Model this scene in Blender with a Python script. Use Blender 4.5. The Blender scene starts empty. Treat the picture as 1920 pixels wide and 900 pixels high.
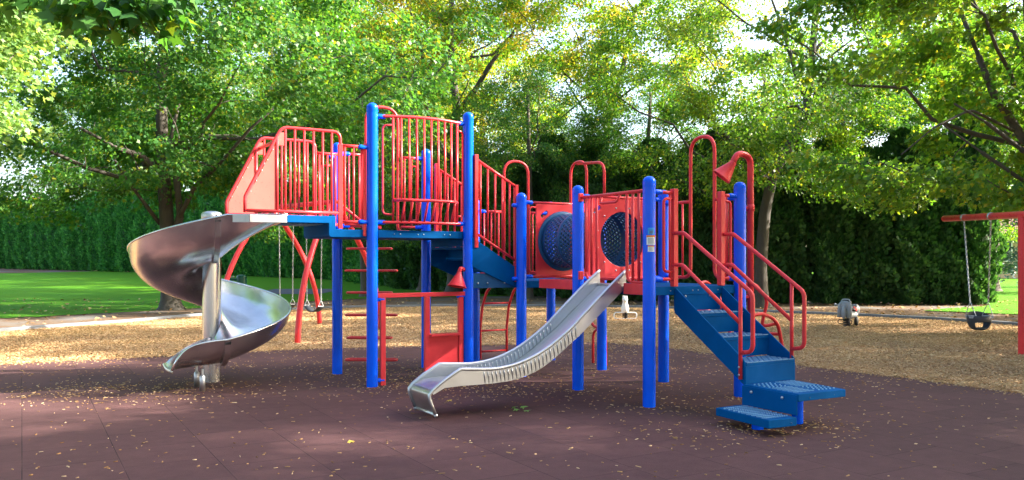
import bpy, bmesh, math, random
import numpy as np
from mathutils import Vector, Matrix
from mathutils.geometry import tessellate_polygon
R = math.radians
rng = np.random.default_rng(7)
random.seed(7)
scene = bpy.context.scene
COL = scene.collection

# ------------------------------------------------------------------ camera
cam = bpy.data.objects.new("camera", bpy.data.cameras.new("camera"))
COL.objects.link(cam); scene.camera = cam
cam.location = (0, 0, 1.456)
cam.rotation_euler = (R(90), 0, 0)
cam.data.sensor_width = 36.0
cam.data.lens = 36.0 * 1577.8 / 1920.0
cam.data.shift_y = (483.55 - 450.0) / 1920.0
cam.data.clip_start = 0.05
cam.data.clip_end = 1500

# ------------------------------------------------------------------ light
SUN_EL = R(27)
SUN_H = Vector((0.995, 0.06, 0)).normalized()
to_sun = Vector((SUN_H.x * math.cos(SUN_EL), SUN_H.y * math.cos(SUN_EL), math.sin(SUN_EL)))
world = bpy.data.worlds.new("World"); scene.world = world
world.use_nodes = True
nt = world.node_tree; nt.nodes.clear()
sky = nt.nodes.new("ShaderNodeTexSky"); sky.sky_type = 'NISHITA'
sky.sun_disc = False; sky.sun_elevation = SUN_EL
sky.sun_rotation = math.atan2(to_sun.x, to_sun.y)
sky.air_density = 0.8; sky.dust_density = 3.5; sky.ozone_density = 0.4
bg = nt.nodes.new("ShaderNodeBackground"); bg.inputs[1].default_value = 0.15
wo = nt.nodes.new("ShaderNodeOutputWorld")
nt.links.new(sky.outputs[0], bg.inputs[0]); nt.links.new(bg.outputs[0], wo.inputs[0])
sun = bpy.data.objects.new("sun", bpy.data.lights.new("sun", 'SUN'))
COL.objects.link(sun)
sun.data.energy = 5.0; sun.data.angle = R(0.55); sun.data.color = (1.0, 0.93, 0.82)
sun.rotation_euler = to_sun.to_track_quat('Z', 'Y').to_euler()
sun.location = (20, 5, 20)
vs = scene.view_settings
vs.view_transform = 'Standard'; vs.look = 'None'; vs.exposure = 2.48; vs.gamma = 1.0
vs.use_curve_mapping = False
scene.render.resolution_x = 1024; scene.render.resolution_y = 480

# ------------------------------------------------------------------ materials
MATS = {}
class NT:
    def __init__(s, name):
        s.m = bpy.data.materials.new(name); s.m.use_nodes = True
        s.t = s.m.node_tree; s.t.nodes.clear()
        s.out = s.t.nodes.new("ShaderNodeOutputMaterial")
    def n(s, typ, **kw):
        nd = s.t.nodes.new(typ)
        for k, v in kw.items():
            if k == 'ins':
                for a, b in v.items(): nd.inputs[a].default_value = b
            else: setattr(nd, k, v)
        return nd
    def l(s, a, b): s.t.links.new(a, b)
    def ramp(s, fac, stops, interp='LINEAR'):
        r = s.n("ShaderNodeValToRGB"); cr = r.color_ramp; cr.interpolation = interp
        while len(cr.elements) < len(stops): cr.elements.new(0.5)
        for e, (p, c) in zip(cr.elements, stops):
            e.position = p; e.color = (*c, 1) if len(c) == 3 else c
        s.l(fac, r.inputs[0]); return r
    def noise(s, vec, scale, detail=4, rough=0.55):
        nd = s.n("ShaderNodeTexNoise", ins={'Scale': scale, 'Detail': detail, 'Roughness': rough})
        if vec is not None: s.l(vec, nd.inputs['Vector'])
        return nd
    def mix(s, fac, a, b, mode='MIX'):
        nd = s.n("ShaderNodeMix", data_type='RGBA', blend_type=mode)
        for sock, v in ((nd.inputs[0], fac), (nd.inputs[6], a), (nd.inputs[7], b)):
            if hasattr(v, 'is_linked') or hasattr(v, 'links'): s.l(v, sock)
            elif isinstance(v, (int, float)): sock.default_value = v
            else: sock.default_value = (*v, 1)
        return nd.outputs[2]
    def math(s, op, a, b=0.0, clamp=False):
        nd = s.n("ShaderNodeMath", operation=op, use_clamp=clamp)
        for i, v in enumerate((a, b)):
            if isinstance(v, (int, float)): nd.inputs[i].default_value = v
            else: s.l(v, nd.inputs[i])
        return nd.outputs[0]

def paint(name, col, rough=0.36, fade=0.12, dirt=0.25, scratch=0.0, metallic=0.0, spec=.3):
    t = NT(name)
    tc = t.n("ShaderNodeTexCoord").outputs['Object']
    n1 = t.noise(tc, 2.3, 5, .6); n2 = t.noise(tc, 26, 4, .65)
    light = tuple(min(1, c * (1 + fade) + fade * .03) for c in col)
    dark = tuple(c * (1 - fade * .9) for c in col)
    r = t.ramp(n1.outputs[0], [(0.3, dark), (0.5, col), (0.72, light)])
    dm = t.ramp(n2.outputs[0], [(0.60, (0, 0, 0)), (0.78, (1, 1, 1))])
    fac = t.math('MULTIPLY', dm.outputs[0], dirt)
    c = t.mix(fac, r.outputs[0], tuple(x * .6 + .015 for x in col))
    if scratch:
        n3 = t.noise(tc, 38, 4, .7)
        sc = t.ramp(n3.outputs[0], [(0.735, (0, 0, 0)), (0.76, (1, 1, 1))])
        c = t.mix(t.math('MULTIPLY', sc.outputs[0], scratch), c, (.55, .55, .55))
    b = t.n("ShaderNodeBsdfPrincipled")
    t.l(c, b.inputs['Base Color'])
    rr = t.math('ADD', t.math('MULTIPLY', n2.outputs[0], .22), rough - .11)
    t.l(rr, b.inputs['Roughness'])
    b.inputs['Specular IOR Level'].default_value = spec
    b.inputs['Metallic'].default_value = metallic
    bp = t.n("ShaderNodeBump", ins={'Strength': .02, 'Distance': .003})
    t.l(n2.outputs[0], bp.inputs['Height']); t.l(bp.outputs[0], b.inputs['Normal'])
    t.l(b.outputs[0], t.out.inputs[0]); MATS[name] = t.m
    return t.m

def steel(name, col, rough, stretch, streak=.35, rvar=.18):
    t = NT(name)
    tc = t.n("ShaderNodeTexCoord").outputs['Object']
    mp = t.n("ShaderNodeMapping"); mp.inputs['Scale'].default_value = stretch
    t.l(tc, mp.inputs[0])
    n1 = t.noise(mp.outputs[0], 6, 6, .65); n2 = t.noise(tc, 3, 4, .6); n3 = t.noise(tc, 45, 3, .6)
    a = tuple(c * (1 - streak) for c in col)
    r = t.ramp(n1.outputs[0], [(.3, a), (.62, col)])
    blot = t.ramp(n2.outputs[0], [(.45, (0, 0, 0)), (.75, (1, 1, 1))])
    c = t.mix(t.math('MULTIPLY', blot.outputs[0], .22), r.outputs[0], tuple(x * .72 for x in col))
    b = t.n("ShaderNodeBsdfPrincipled"); b.inputs['Metallic'].default_value = 1
    t.l(c, b.inputs['Base Color'])
    rr = t.math('ADD', t.math('MULTIPLY', n1.outputs[0], rvar), t.math('MULTIPLY', n2.outputs[0], rvar * .8))
    t.l(t.math('ADD', rr, rough - rvar * .9), b.inputs['Roughness'])
    bp = t.n("ShaderNodeBump", ins={'Strength': .02, 'Distance': .001})
    t.l(n1.outputs[0], bp.inputs['Height']); t.l(bp.outputs[0], b.inputs['Normal'])
    t.l(b.outputs[0], t.out.inputs[0]); MATS[name] = t.m
    return t.m

RED = paint("red powder coat", (0.72, 0.042, 0.048), .30, .14, .25, .3)
REDP = paint("red faded plastic", (0.74, 0.045, 0.055), .36, .16, .15)
SUNLIT_RED = paint("red plate painted sunlit", (0.76, 0.13, 0.105), .30, .2, .3, spec=.5)  # paler than the other reds: sunlight on these plates put into the colour
BLUE = paint("blue powder coat", (0.0, 0.105, 0.90), .22, .12, .25, .35, spec=.26)
DECK = paint("dark blue vinyl deck", (0.0, 0.080, 0.26), .65, .16, .3, spec=.04)
DECKW = paint("worn deck nosing", (0.16, 0.33, 0.50), .5, .2, .4, .2)
TUN = paint("navy tunnel plastic", (0.012, 0.085, 0.20), .4, .15, .2)
STEEL = steel("brushed stainless steel", (.72, .725, .72), .24, (1, 1, .35), .16, .07)
SLIDE = steel("dull slide steel", (.60, .62, .65), .40, (.4, 6, .4), .18, .15)
LIP = steel("polished slide lip", (.72, .71, .68), .33, (3, .3, 1), .25, .10)
GALV = steel("galvanised steel", (.58, .59, .60), .42, (1, 1, 1), .25, .15)
BLACK = paint("black rubber", (0.018, 0.018, 0.020), .55, .1, .3)
CHAR = paint("charcoal rubber seat", (0.045, 0.05, 0.06), .5, .15, .3)
WHITE = paint("white paint", (.80, .80, .78), .4, .05, .3)
SILVER = paint("silver plastic", (.27, .30, .34), .32, .08, .2)
GREEN = paint("dark green paint", (.010, .075, .055), .35, .1, .2)
LABW = paint("white label", (.80, .82, .78), .4, .03, .1)
LABO = paint("orange label", (.85, .27, .03), .4, .03, .1)
LABB = paint("light blue label", (.02, .32, .80), .4, .03, .1)
INK = paint("label ink", (.12, .16, .25), .5, .03, .1)
INKR = paint("red label ink", (.55, .10, .10), .5, .03, .1)
CONC = paint("concrete", (.17, .18, .195), .85, .2, .5)

def ground_mat(name, stops, scale, bump=.4, big=None, rough=.95, vor=None):
    t = NT(name)
    g = t.n("ShaderNodeNewGeometry").outputs['Position']
    n = t.noise(g, scale, 6, .7)
    c = t.ramp(n.outputs[0], stops).outputs[0]
    h = n.outputs[0]
    if vor:
        v = t.n("ShaderNodeTexVoronoi", ins={'Scale': vor[0], 'Randomness': 1.0}); t.l(g, v.inputs['Vector'])
        sep = t.n("ShaderNodeSeparateColor"); t.l(v.outputs['Color'], sep.inputs[0])
        vr = t.ramp(sep.outputs[0], vor[1])
        c = t.mix(vor[2], c, vr.outputs[0]); h = sep.outputs[1]
    if big:
        nb = t.noise(g, big[0], 4, .6)
        f = t.ramp(nb.outputs[0], [(big[2], (0, 0, 0)), (big[3], (1, 1, 1))])
        c = t.mix(f.outputs[0], c, big[1], big[4] if len(big) > 4 else 'MIX')
    b = t.n("ShaderNodeBsdfPrincipled"); b.inputs['Roughness'].default_value = rough
    b.inputs['Specular IOR Level'].default_value = .08
    t.l(c, b.inputs['Base Color'])
    bp = t.n("ShaderNodeBump", ins={'Strength': bump, 'Distance': .03})
    t.l(h, bp.inputs['Height']); t.l(bp.outputs[0], b.inputs['Normal'])
    t.l(b.outputs[0], t.out.inputs[0]); MATS[name] = t.m
    return t.m

DIRT = ground_mat("bare soil", [(.3, (.10, .062, .040)), (.55, (.165, .108, .070)), (.75, (.235, .16, .105))], 9, .5,
                  (.5, (.16, .15, .14), .5, .65))
MULCH = ground_mat("wood chip mulch", [(.25, (.20, .10, .04)), (.5, (.42, .24, .10)), (.75, (.58, .37, .17))], 24, .9,
                   (.45, (.92, .92, .96), .40, .62, 'MULTIPLY'),
                   vor=(26, [(0, (.20, .10, .04)), (.35, (.44, .25, .10)), (.7, (.56, .35, .15)), (1, (.72, .54, .32))], .65))
GRASS = ground_mat("mown grass", [(.25, (.034, .125, .006)), (.5, (.068, .215, .010)), (.75, (.12, .30, .018))], 60, .7,
                   (.35, (1.12, .92, .6), .45, .7, 'MULTIPLY'))
PATH = ground_mat("asphalt path", [(.3, (.10, .10, .12)), (.7, (.17, .17, .19))], 30, .3)

def rubber_mat():
    t = NT("maroon rubber tiles")
    g = t.n("ShaderNodeNewGeometry").outputs['Position']
    mp = t.n("ShaderNodeMapping"); mp.inputs['Rotation'].default_value = (0, 0, R(-120.22))
    t.l(g, mp.inputs[0])
    br = t.n("ShaderNodeTexBrick", offset=.5, ins={'Scale': 1.0, 'Mortar Size': .0035, 'Mortar Smooth': .3, 'Bias': 0,
             'Brick Width': .61, 'Row Height': .61, 'Color1': (.40, .40, .40, 1), 'Color2': (.62, .62, .62, 1), 'Mortar': (0, 0, 0, 1)})
    t.l(mp.outputs[0], br.inputs['Vector'])
    n1 = t.noise(g, 340, 3, .7); n2 = t.noise(g, .55, 5, .62); n3 = t.noise(g, 7, 5, .7)
    c = t.ramp(n1.outputs[0], [(.3, (.064, .029, .029)), (.55, (.100, .050, .049)), (.78, (.165, .094, .090))]).outputs[0]
    tint = t.ramp(br.outputs[0], [(.38, (.86, .86, .88)), (.64, (1.10, 1.08, 1.06))])
    c = t.mix(1.0, c, tint.outputs[0], 'MULTIPLY')
    f2 = t.ramp(n2.outputs[0], [(.35, (.93, .92, .93)), (.65, (1.14, 1.12, 1.12))])
    c = t.mix(1.0, c, f2.outputs[0], 'MULTIPLY')
    f3 = t.ramp(n3.outputs[0], [(.3, (.86, .86, .88)), (.7, (1.14, 1.14, 1.13))])
    c = t.mix(1.0, c, f3.outputs[0], 'MULTIPLY')
    n5 = t.noise(g, 1.7, 3, .6)
    seam = t.math('MULTIPLY', br.outputs['Fac'], t.ramp(n5.outputs[0], [(.35, (.25,) * 3), (.6, (.95,) * 3)]).outputs[0])
    c = t.mix(seam, c, (.022, .015, .016))
    b = t.n("ShaderNodeBsdfPrincipled"); b.inputs['Roughness'].default_value = .82
    b.inputs['Specular IOR Level'].default_value = .16
    t.l(c, b.inputs['Base Color'])
    hh = t.math('SUBTRACT', t.math('MULTIPLY', n1.outputs[0], .5), br.outputs['Fac'])
    bp = t.n("ShaderNodeBump", ins={'Strength': .5, 'Distance': .004})
    t.l(hh, bp.inputs['Height']); t.l(bp.outputs[0], b.inputs['Normal'])
    t.l(b.outputs[0], t.out.inputs[0])
    return t.m
RUBBER = rubber_mat()

def leaf_mat(name, stops, transl=.45, patch=None, rough=.42, gain=2.05):
    t = NT(name)
    geo = t.n("ShaderNodeNewGeometry")
    c = t.ramp(geo.outputs['Random Per Island'], stops).outputs[0]
    tc = t.n("ShaderNodeTexCoord").outputs['Object']
    if patch:
        n = t.noise(tc, patch[0], 3, .6)
        f = t.ramp(n.outputs[0], [(patch[2], (0, 0, 0)), (patch[3], (1, 1, 1))])
        c = t.mix(t.math('MULTIPLY', f.outputs[0], patch[4]), c, patch[1])
    b = t.n("ShaderNodeBsdfPrincipled"); b.inputs['Roughness'].default_value = rough
    b.inputs['Specular IOR Level'].default_value = .28
    t.l(c, b.inputs['Base Color'])
    tr = t.n("ShaderNodeBsdfTranslucent")
    warm = t.mix(1.0, c, (gain * 1.25, gain * 1.22, gain * .50), 'MULTIPLY')
    t.l(warm, tr.inputs[0])
    ms = t.n("ShaderNodeMixShader"); ms.inputs[0].default_value = transl
    t.l(b.outputs[0], ms.inputs[1]); t.l(tr.outputs[0], ms.inputs[2])
    t.l(ms.outputs[0], t.out.inputs[0]); MATS[name] = t.m
    return t.m
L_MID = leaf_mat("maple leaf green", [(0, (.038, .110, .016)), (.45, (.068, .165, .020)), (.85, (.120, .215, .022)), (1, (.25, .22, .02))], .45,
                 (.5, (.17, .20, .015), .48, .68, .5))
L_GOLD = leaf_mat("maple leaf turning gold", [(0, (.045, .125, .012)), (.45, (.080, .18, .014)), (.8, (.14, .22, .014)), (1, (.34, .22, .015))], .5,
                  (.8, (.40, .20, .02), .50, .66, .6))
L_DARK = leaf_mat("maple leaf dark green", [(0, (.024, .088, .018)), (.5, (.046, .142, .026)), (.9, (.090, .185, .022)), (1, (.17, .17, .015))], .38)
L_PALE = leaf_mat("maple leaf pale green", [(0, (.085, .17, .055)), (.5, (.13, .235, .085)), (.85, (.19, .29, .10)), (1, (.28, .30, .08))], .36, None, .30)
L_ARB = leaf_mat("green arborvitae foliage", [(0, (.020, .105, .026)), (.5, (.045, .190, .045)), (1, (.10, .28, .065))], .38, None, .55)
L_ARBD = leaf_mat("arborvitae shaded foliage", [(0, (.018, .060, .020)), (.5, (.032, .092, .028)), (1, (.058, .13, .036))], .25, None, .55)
L_SPR = leaf_mat("blue spruce needles", [(0, (.05, .10, .10)), (1, (.11, .18, .18))], .1, None, .6)
L_DRY = leaf_mat("dry leaf litter", [(0, (.22, .10, .04)), (.5, (.42, .25, .10)), (1, (.62, .46, .25))], .1, None, .7, 1.0)

def bark_mat(name, col):
    t = NT(name)
    tc = t.n("ShaderNodeTexCoord").outputs['Object']
    mp = t.n("ShaderNodeMapping"); mp.inputs['Scale'].default_value = (1, 1, .22); t.l(tc, mp.inputs[0])
    n = t.noise(mp.outputs[0], 16, 6, .7); n2 = t.noise(tc, 1.5, 3, .6)
    c = t.ramp(n.outputs[0], [(.3, tuple(x * .45 for x in col)), (.6, col), (.8, tuple(x * 1.4 for x in col))]).outputs[0]
    c = t.mix(t.math('MULTIPLY', n2.outputs[0], .4), c, (.10, .10, .075))
    b = t.n("ShaderNodeBsdfPrincipled"); b.inputs['Roughness'].default_value = .9
    t.l(c, b.inputs['Base Color'])
    bp = t.n("ShaderNodeBump", ins={'Strength': .8, 'Distance': .03})
    t.l(n.outputs[0], bp.inputs['Height']); t.l(bp.outputs[0], b.inputs['Normal'])
    t.l(b.outputs[0], t.out.inputs[0])
    return t.m
BARK = bark_mat("grey brown bark", (.11, .085, .066))
BARKD = bark_mat("dark bark", (.062, .048, .040))

def chip_mat(name, stops):
    t = NT(name)
    geo = t.n("ShaderNodeNewGeometry")
    c = t.ramp(geo.outputs['Random Per Island'], stops).outputs[0]
    n = t.noise(geo.outputs['Position'], .5, 4, .6)
    f = t.ramp(n.outputs[0], [(.38, (.80, .78, .80)), (.62, (1.12, 1.08, 1.0))])
    c = t.mix(1.0, c, f.outputs[0], 'MULTIPLY')
    b = t.n("ShaderNodeBsdfPrincipled"); b.inputs['Roughness'].default_value = .8
    b.inputs['Specular IOR Level'].default_value = .12
    t.l(c, b.inputs['Base Color']); t.l(b.outputs[0], t.out.inputs[0])
    return t.m
CHIP = chip_mat("wood chips", [(0, (.17, .09, .04)), (.35, (.33, .19, .08)), (.7, (.46, .30, .14)), (1, (.66, .50, .30))])
MCHIP = chip_mat("mulch chips", [(0, (.29, .165, .080)), (.3, (.40, .245, .115)), (.7, (.47, .305, .150)), (1, (.60, .43, .245))])

# ------------------------------------------------------------------ mesh helpers
def vec(p): return Vector(p)
def fillet(pts, rad, seg=6, closed=False):
    pts = [Vector(p) for p in pts]; n = len(pts); out = []
    rads = rad if isinstance(rad, (list, tuple)) else [rad] * n
    for i, p in enumerate(pts):
        if not closed and i in (0, n - 1): out.append(p); continue
        a = pts[i - 1]; b = pts[(i + 1) % n]
        u = (a - p); v = (b - p); lu, lv = u.length, v.length
        u.normalize(); v.normalize()
        ang = u.angle(v, math.pi)
        if ang > math.pi - .02: out.append(p); continue
        r = rads[i]; d = min(r / math.tan(ang / 2), .49 * lu, .49 * lv)
        p0 = p + u * d; p1 = p + v * d
        for k in range(seg + 1):
            w = k / seg
            out.append(p0 * (1 - w) ** 2 + p * 2 * w * (1 - w) + p1 * w ** 2)
    return out

class MB:
    def __init__(s): s.v = []; s.f = []; s.sm = []
    def add(s, vs_, fs_, smooth=False):
        o = len(s.v); s.v += [tuple(p) for p in vs_]
        for f in fs_: s.f.append(tuple(i + o for i in f)); s.sm.append(smooth)
        return s
    def tube(s, pts, r, n=10, closed=False, caps=True):
        pts = [Vector(p) for p in pts]; m = len(pts)
        rr = r if isinstance(r, (list, tuple)) else [r] * m
        T = []
        for i in range(m):
            if closed: d = pts[(i + 1) % m] - pts[i - 1]
            else: d = pts[min(i + 1, m - 1)] - pts[max(i - 1, 0)]
            T.append(d.normalized())
        a = Vector((0, 0, 1)) if abs(T[0].z) < .9 else Vector((1, 0, 0))
        N = (a - T[0] * a.dot(T[0])).normalized()
        vs_ = []
        for i in range(m):
            if i: N = (N - T[i] * N.dot(T[i])).normalized()
            B = T[i].cross(N)
            for k in range(n):
                an = 2 * math.pi * k / n
                vs_.append(pts[i] + (N * math.cos(an) + B * math.sin(an)) * rr[i])
        fs_ = []
        for i in range(m if closed else m - 1):
            j = (i + 1) % m
            for k in range(n):
                l = (k + 1) % n
                fs_.append((i * n + k, i * n + l, j * n + l, j * n + k))
        s.add(vs_, fs_, True)
        if caps and not closed:
            o = len(s.v) - len(vs_)
            s.f.append(tuple(o + k for k in reversed(range(n)))); s.sm.append(False)
            s.f.append(tuple(o + (m - 1) * n + k for k in range(n))); s.sm.append(False)
        return s
    def box(s, lo, hi, rot=0.0, about=None):
        x0, y0, z0 = lo; x1, y1, z1 = hi
        vs_ = [(x0, y0, z0), (x1, y0, z0), (x1, y1, z0), (x0, y1, z0), (x0, y0, z1), (x1, y0, z1), (x1, y1, z1), (x0, y1, z1)]
        if rot:
            cx, cy = about or ((x0 + x1) / 2, (y0 + y1) / 2); c, q = math.cos(rot), math.sin(rot)
            vs_ = [(cx + (x - cx) * c - (y - cy) * q, cy + (x - cx) * q + (y - cy) * c, z) for x, y, z in vs_]
        return s.add(vs_, [(0, 3, 2, 1), (4, 5, 6, 7), (0, 1, 5, 4), (1, 2, 6, 5), (2, 3, 7, 6), (3, 0, 4, 7)])
    def prism(s, poly, plane, d0, d1, smooth=False):
        """poly in 2D; plane 'sz' (extrude along y), 'tz' (extrude along x), 'st' (extrude along z)"""
        def P(a, b, d): return {'sz': (a, d, b), 'tz': (d, a, b), 'st': (a, b, d)}[plane]
        n = len(poly)
        vs_ = [P(a, b, d0) for a, b in poly] + [P(a, b, d1) for a, b in poly]
        fs_ = [(i, (i + 1) % n, n + (i + 1) % n, n + i) for i in range(n)]
        s.add(vs_, fs_, smooth)
        o = len(s.v) - 2 * n
        s.f.append(tuple(o + i for i in reversed(range(n)))); s.sm.append(False)
        s.f.append(tuple(o + n + i for i in range(n))); s.sm.append(False)
        return s
    def lathe(s, prof, c=(0, 0, 0), n=20, axis=None):
        """prof [(r,z)] about local z moved to c; axis = direction Vector"""
        M = Matrix.Translation(Vector(c))
        if axis is not None: M = M @ Vector(axis).normalized().to_track_quat('Z', 'Y').to_matrix().to_4x4()
        m = len(prof); vs_ = []
        for r, z in prof:
            for k in range(n):
                a = 2 * math.pi * k / n
                vs_.append(M @ Vector((r * math.cos(a), r * math.sin(a), z)))
        fs_ = [(i * n + k, i * n + (k + 1) % n, (i + 1) * n + (k + 1) % n, (i + 1) * n + k) for i in range(m - 1) for k in range(n)]
        return s.add(vs_, fs_, True)
    def ball(s, c, rad, n=14, m=9):
        rx, ry, rz = rad if isinstance(rad, (tuple, list)) else (rad,) * 3
        vs_ = []; fs_ = []
        for i in range(m + 1):
            ph = math.pi * i / m - math.pi / 2
            for k in range(n):
                a = 2 * math.pi * k / n
                vs_.append((c[0] + rx * math.cos(ph) * math.cos(a), c[1] + ry * math.cos(ph) * math.sin(a), c[2] + rz * math.sin(ph)))
        for i in range(m):
            for k in range(n): fs_.append((i * n + k, i * n + (k + 1) % n, (i + 1) * n + (k + 1) % n, (i + 1) * n + k))
        return s.add(vs_, fs_, True)
    def plate(s, outline, holes, plane, d0, d1):
        def P(a, b, d): return {'sz': (a, d, b), 'tz': (d, a, b), 'st': (a, b, d)}[plane]
        loops = [outline] + holes
        flat = [p for l in loops for p in l]
        tris = tessellate_polygon([[Vector((a, b, 0)) for a, b in l] for l in loops])
        n = len(flat)
        vs_ = [P(a, b, d0) for a, b in flat] + [P(a, b, d1) for a, b in flat]
        fs_ = [tuple(t) for t in tris] + [tuple(n + i for i in reversed(t)) for t in tris]
        o = 0
        for l in loops:
            m = len(l)
            for i in range(m):
                j = (i + 1) % m; fs_.append((o + i, o + j, n + o + j, n + o + i))
            o += m
        return s.add(vs_, fs_)
    def mesh(s, name):
        me = bpy.data.meshes.new(name); me.from_pydata(s.v, [], s.f)
        me.polygons.foreach_set('use_smooth', s.sm)
        bm = bmesh.new(); bm.from_mesh(me)
        bmesh.ops.remove_doubles(bm, verts=bm.verts, dist=1e-5)
        bmesh.ops.recalc_face_normals(bm, faces=bm.faces)
        bm.to_mesh(me); bm.free(); me.update()
        return me
    def build(s, name, mat, parent=None, bevel=0.0, loc=None):
        me = s.mesh(name); me.materials.append(mat)
        o = bpy.data.objects.new(name, me); COL.objects.link(o)
        if parent is not None: o.parent = parent
        if loc is not None: o.location = loc
        if bevel:
            b = o.modifiers.new("bevel", 'BEVEL'); b.width = bevel; b.segments = 2
            b.limit_method = 'ANGLE'; b.angle_limit = R(40); b.harden_normals = False
        return o

def tag(o, label=None, cat=None, group=None, kind=None):
    if label: o['label'] = label
    if cat: o['category'] = cat
    if group: o['group'] = group
    if kind: o['kind'] = kind
    return o
def thing(name, label, cat, loc=(0, 0, 0), rz=0.0, group=None):
    o = bpy.data.objects.new(name, None); COL.objects.link(o)
    o.empty_display_size = .2
    o.location = loc; o.rotation_euler = (0, 0, rz)
    return tag(o, label, cat, group)
def np_mesh(name, verts, k, mat, smooth=False):
    """verts (N*k,3): N separate k-gons"""
    n = len(verts) // k
    me = bpy.data.meshes.new(name)
    me.vertices.add(n * k); me.vertices.foreach_set('co', verts.astype(np.float32).ravel())
    me.loops.add(n * k); me.loops.foreach_set('vertex_index', np.arange(n * k, dtype=np.int32))
    me.polygons.add(n); me.polygons.foreach_set('loop_start', np.arange(0, n * k, k, dtype=np.int32))
    me.update(calc_edges=True)
    me.materials.append(mat)
    return me
def np_obj(name, me, parent=None):
    o = bpy.data.objects.new(name, me); COL.objects.link(o)
    if parent is not None: o.parent = parent
    return o
def copy_tree(o, parent=None):
    c = o.copy(); COL.objects.link(c)
    if parent is not None: c.parent = parent
    for ch in o.children: copy_tree(ch, c)
    return c

# ------------------------------------------------------------------ setting: ground, lawn, mulch, rubber, kerb
def gz(x, y):
    t = min(1, max(0, (y - 27) / 50)); return .55 * t * t * (3 - 2 * t)
def sheet(name, cols, mat, dz, kind='structure'):
    """cols: list of polylines (same length) of (x,y)"""
    m = MB(); n = len(cols[0])
    vs_ = [(x, y, gz(x, y) + dz) for c in cols for x, y in c]
    fs_ = [(i * n + j, (i + 1) * n + j, (i + 1) * n + j + 1, i * n + j + 1) for i in range(len(cols) - 1) for j in range(n - 1)]
    m.add(vs_, fs_, True)
    return tag(m.build(name, mat), kind=kind)
def flat_poly(name, pts, mat, z):
    m = MB(); tris = tessellate_polygon([[Vector((x, y, 0)) for x, y in pts]])
    m.add([(x, y, z) for x, y in pts], [tuple(t) for t in tris])
    return tag(m.build(name, mat), kind='structure')
ys = [-60, -20, 0, 10, 20, 27] + list(range(30, 84, 4)) + [100, 150, 300, 600]
sheet("ground", [[(x, y) for y in ys] for x in (-500, -200, -100, -60, -30, -10, 0, 10, 30, 60, 100, 200, 500)], DIRT, -.016)
EDGE = [(-60, -12), (-30, 8), (-18, 16), (-12.6, 20.2), (-11.6, 21.2), (-10.7, 22.5), (-9.6, 23.9), (-8.4, 26.0), (-6.5, 28.8), (-5, 30.6), (-2.4, 31.4), (0, 32.0),
        (2, 36), (5, 44), (8, 58), (14.6, 58), (14.9, 27.0), (15.2, 25.4), (16, 20), (22, 17), (40, 10), (80, 0)]
def lerp_tab(tab, x):
    for (x0, y0), (x1, y1) in zip(tab, tab[1:]):
        if x <= x1: return y0 + (y1 - y0) * (x - x0) / (x1 - x0)
    return tab[-1][1]
cols = []
xs_ = sorted(set([p[0] for p in EDGE] + [x * .25 for x in range(-60, 80)]))
for i, x in enumerate(xs_):
    e = lerp_tab(EDGE, x) + .18 * math.sin(x * 3.1) * math.sin(x * 7.7 + 1) + .10 * math.sin(x * 13.0)
    cols.append([(x, e + (1 - 0) * w) for w in (0, .5, 2, 4, 7, 11, 16, 22, 28, 35, 43, 52, 62, 75, 100, 150)])
sheet("lawn", cols, GRASS, -.004)
# thin tongue of grass in front of the hedge end, reaching toward the bucket swing
flat_poly("grass_verge", [(11.3, 23.2), (12.3, 22.4), (13.3, 21.4), (15.9, 20.2), (16.2, 22), (15.2, 26.4), (14.0, 25.2), (12.6, 24.3)], GRASS, .006)
KERB = [(-22, 4), (-16, 11), (-10.1, 16.6), (-9.3, 18.0), (-8.6, 19.1), (-7.86, 21.0), (-6.7, 22.9), (-5.2, 24.3), (-2.5, 25.1), (.64, 25.2), (4.2, 24.3),
        (7.2, 22.2), (8.7, 21.0), (9.9, 19.8), (10.9, 18.1), (14, 13), (18, 7), (20, -4)]
flat_poly("mulch_bed", KERB + [(-22, -4)], MULCH, -.008)
RUB = [(-16, 8.6), (-7.0, 11.52), (-5.2, 12.45), (-3.5, 13.4), (-1.92, 13.85), (.36, 14.2), (1.0, 14.5), (1.6, 14.55), (2.5, 13.75), (3.9, 11.4), (4.8, 10.2), (5.5, 9.03), (7.2, 5), (8, -3), (-16, -3)]
RUBF = [tuple(p)[:2] for p in fillet([(x, y, 0) for x, y in RUB], 2.0, 5, True)]
flat_poly("rubber_surface", RUBF, RUBBER, 0.0)
# kerb: a low concrete edging with a real step
kp = fillet([(x, y, 0) for x, y in KERB], 2.0, 4)
m = MB(); vs_ = []; fs_ = []
for i, p in enumerate(kp):
    d = (kp[min(i + 1, len(kp) - 1)] - kp[max(i - 1, 0)]).normalized(); nrm = Vector((-d.y, d.x, 0))
    for off, z in ((0, -.03), (0, .055), (.012, .065), (.13, .065), (.14, .055), (.14, -.03)):
        q = p + nrm * off; vs_.append((q.x, q.y, z))
for i in range(len(kp) - 1):
    for k in range(5): fs_.append((i * 6 + k, (i + 1) * 6 + k, (i + 1) * 6 + k + 1, i * 6 + k + 1))
m.add(vs_, fs_); tag(m.build("kerb", CONC), kind='structure')
# asphalt path glimpsed beyond the swings
sheet("path", [[(x, 33.6 + .03 * x), (x, 35.6 + .03 * x), (x, 38.0 + .03 * x)] for x in (-10.6, -9.8, -9, -8.2, -7.6)], PATH, .004)

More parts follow.
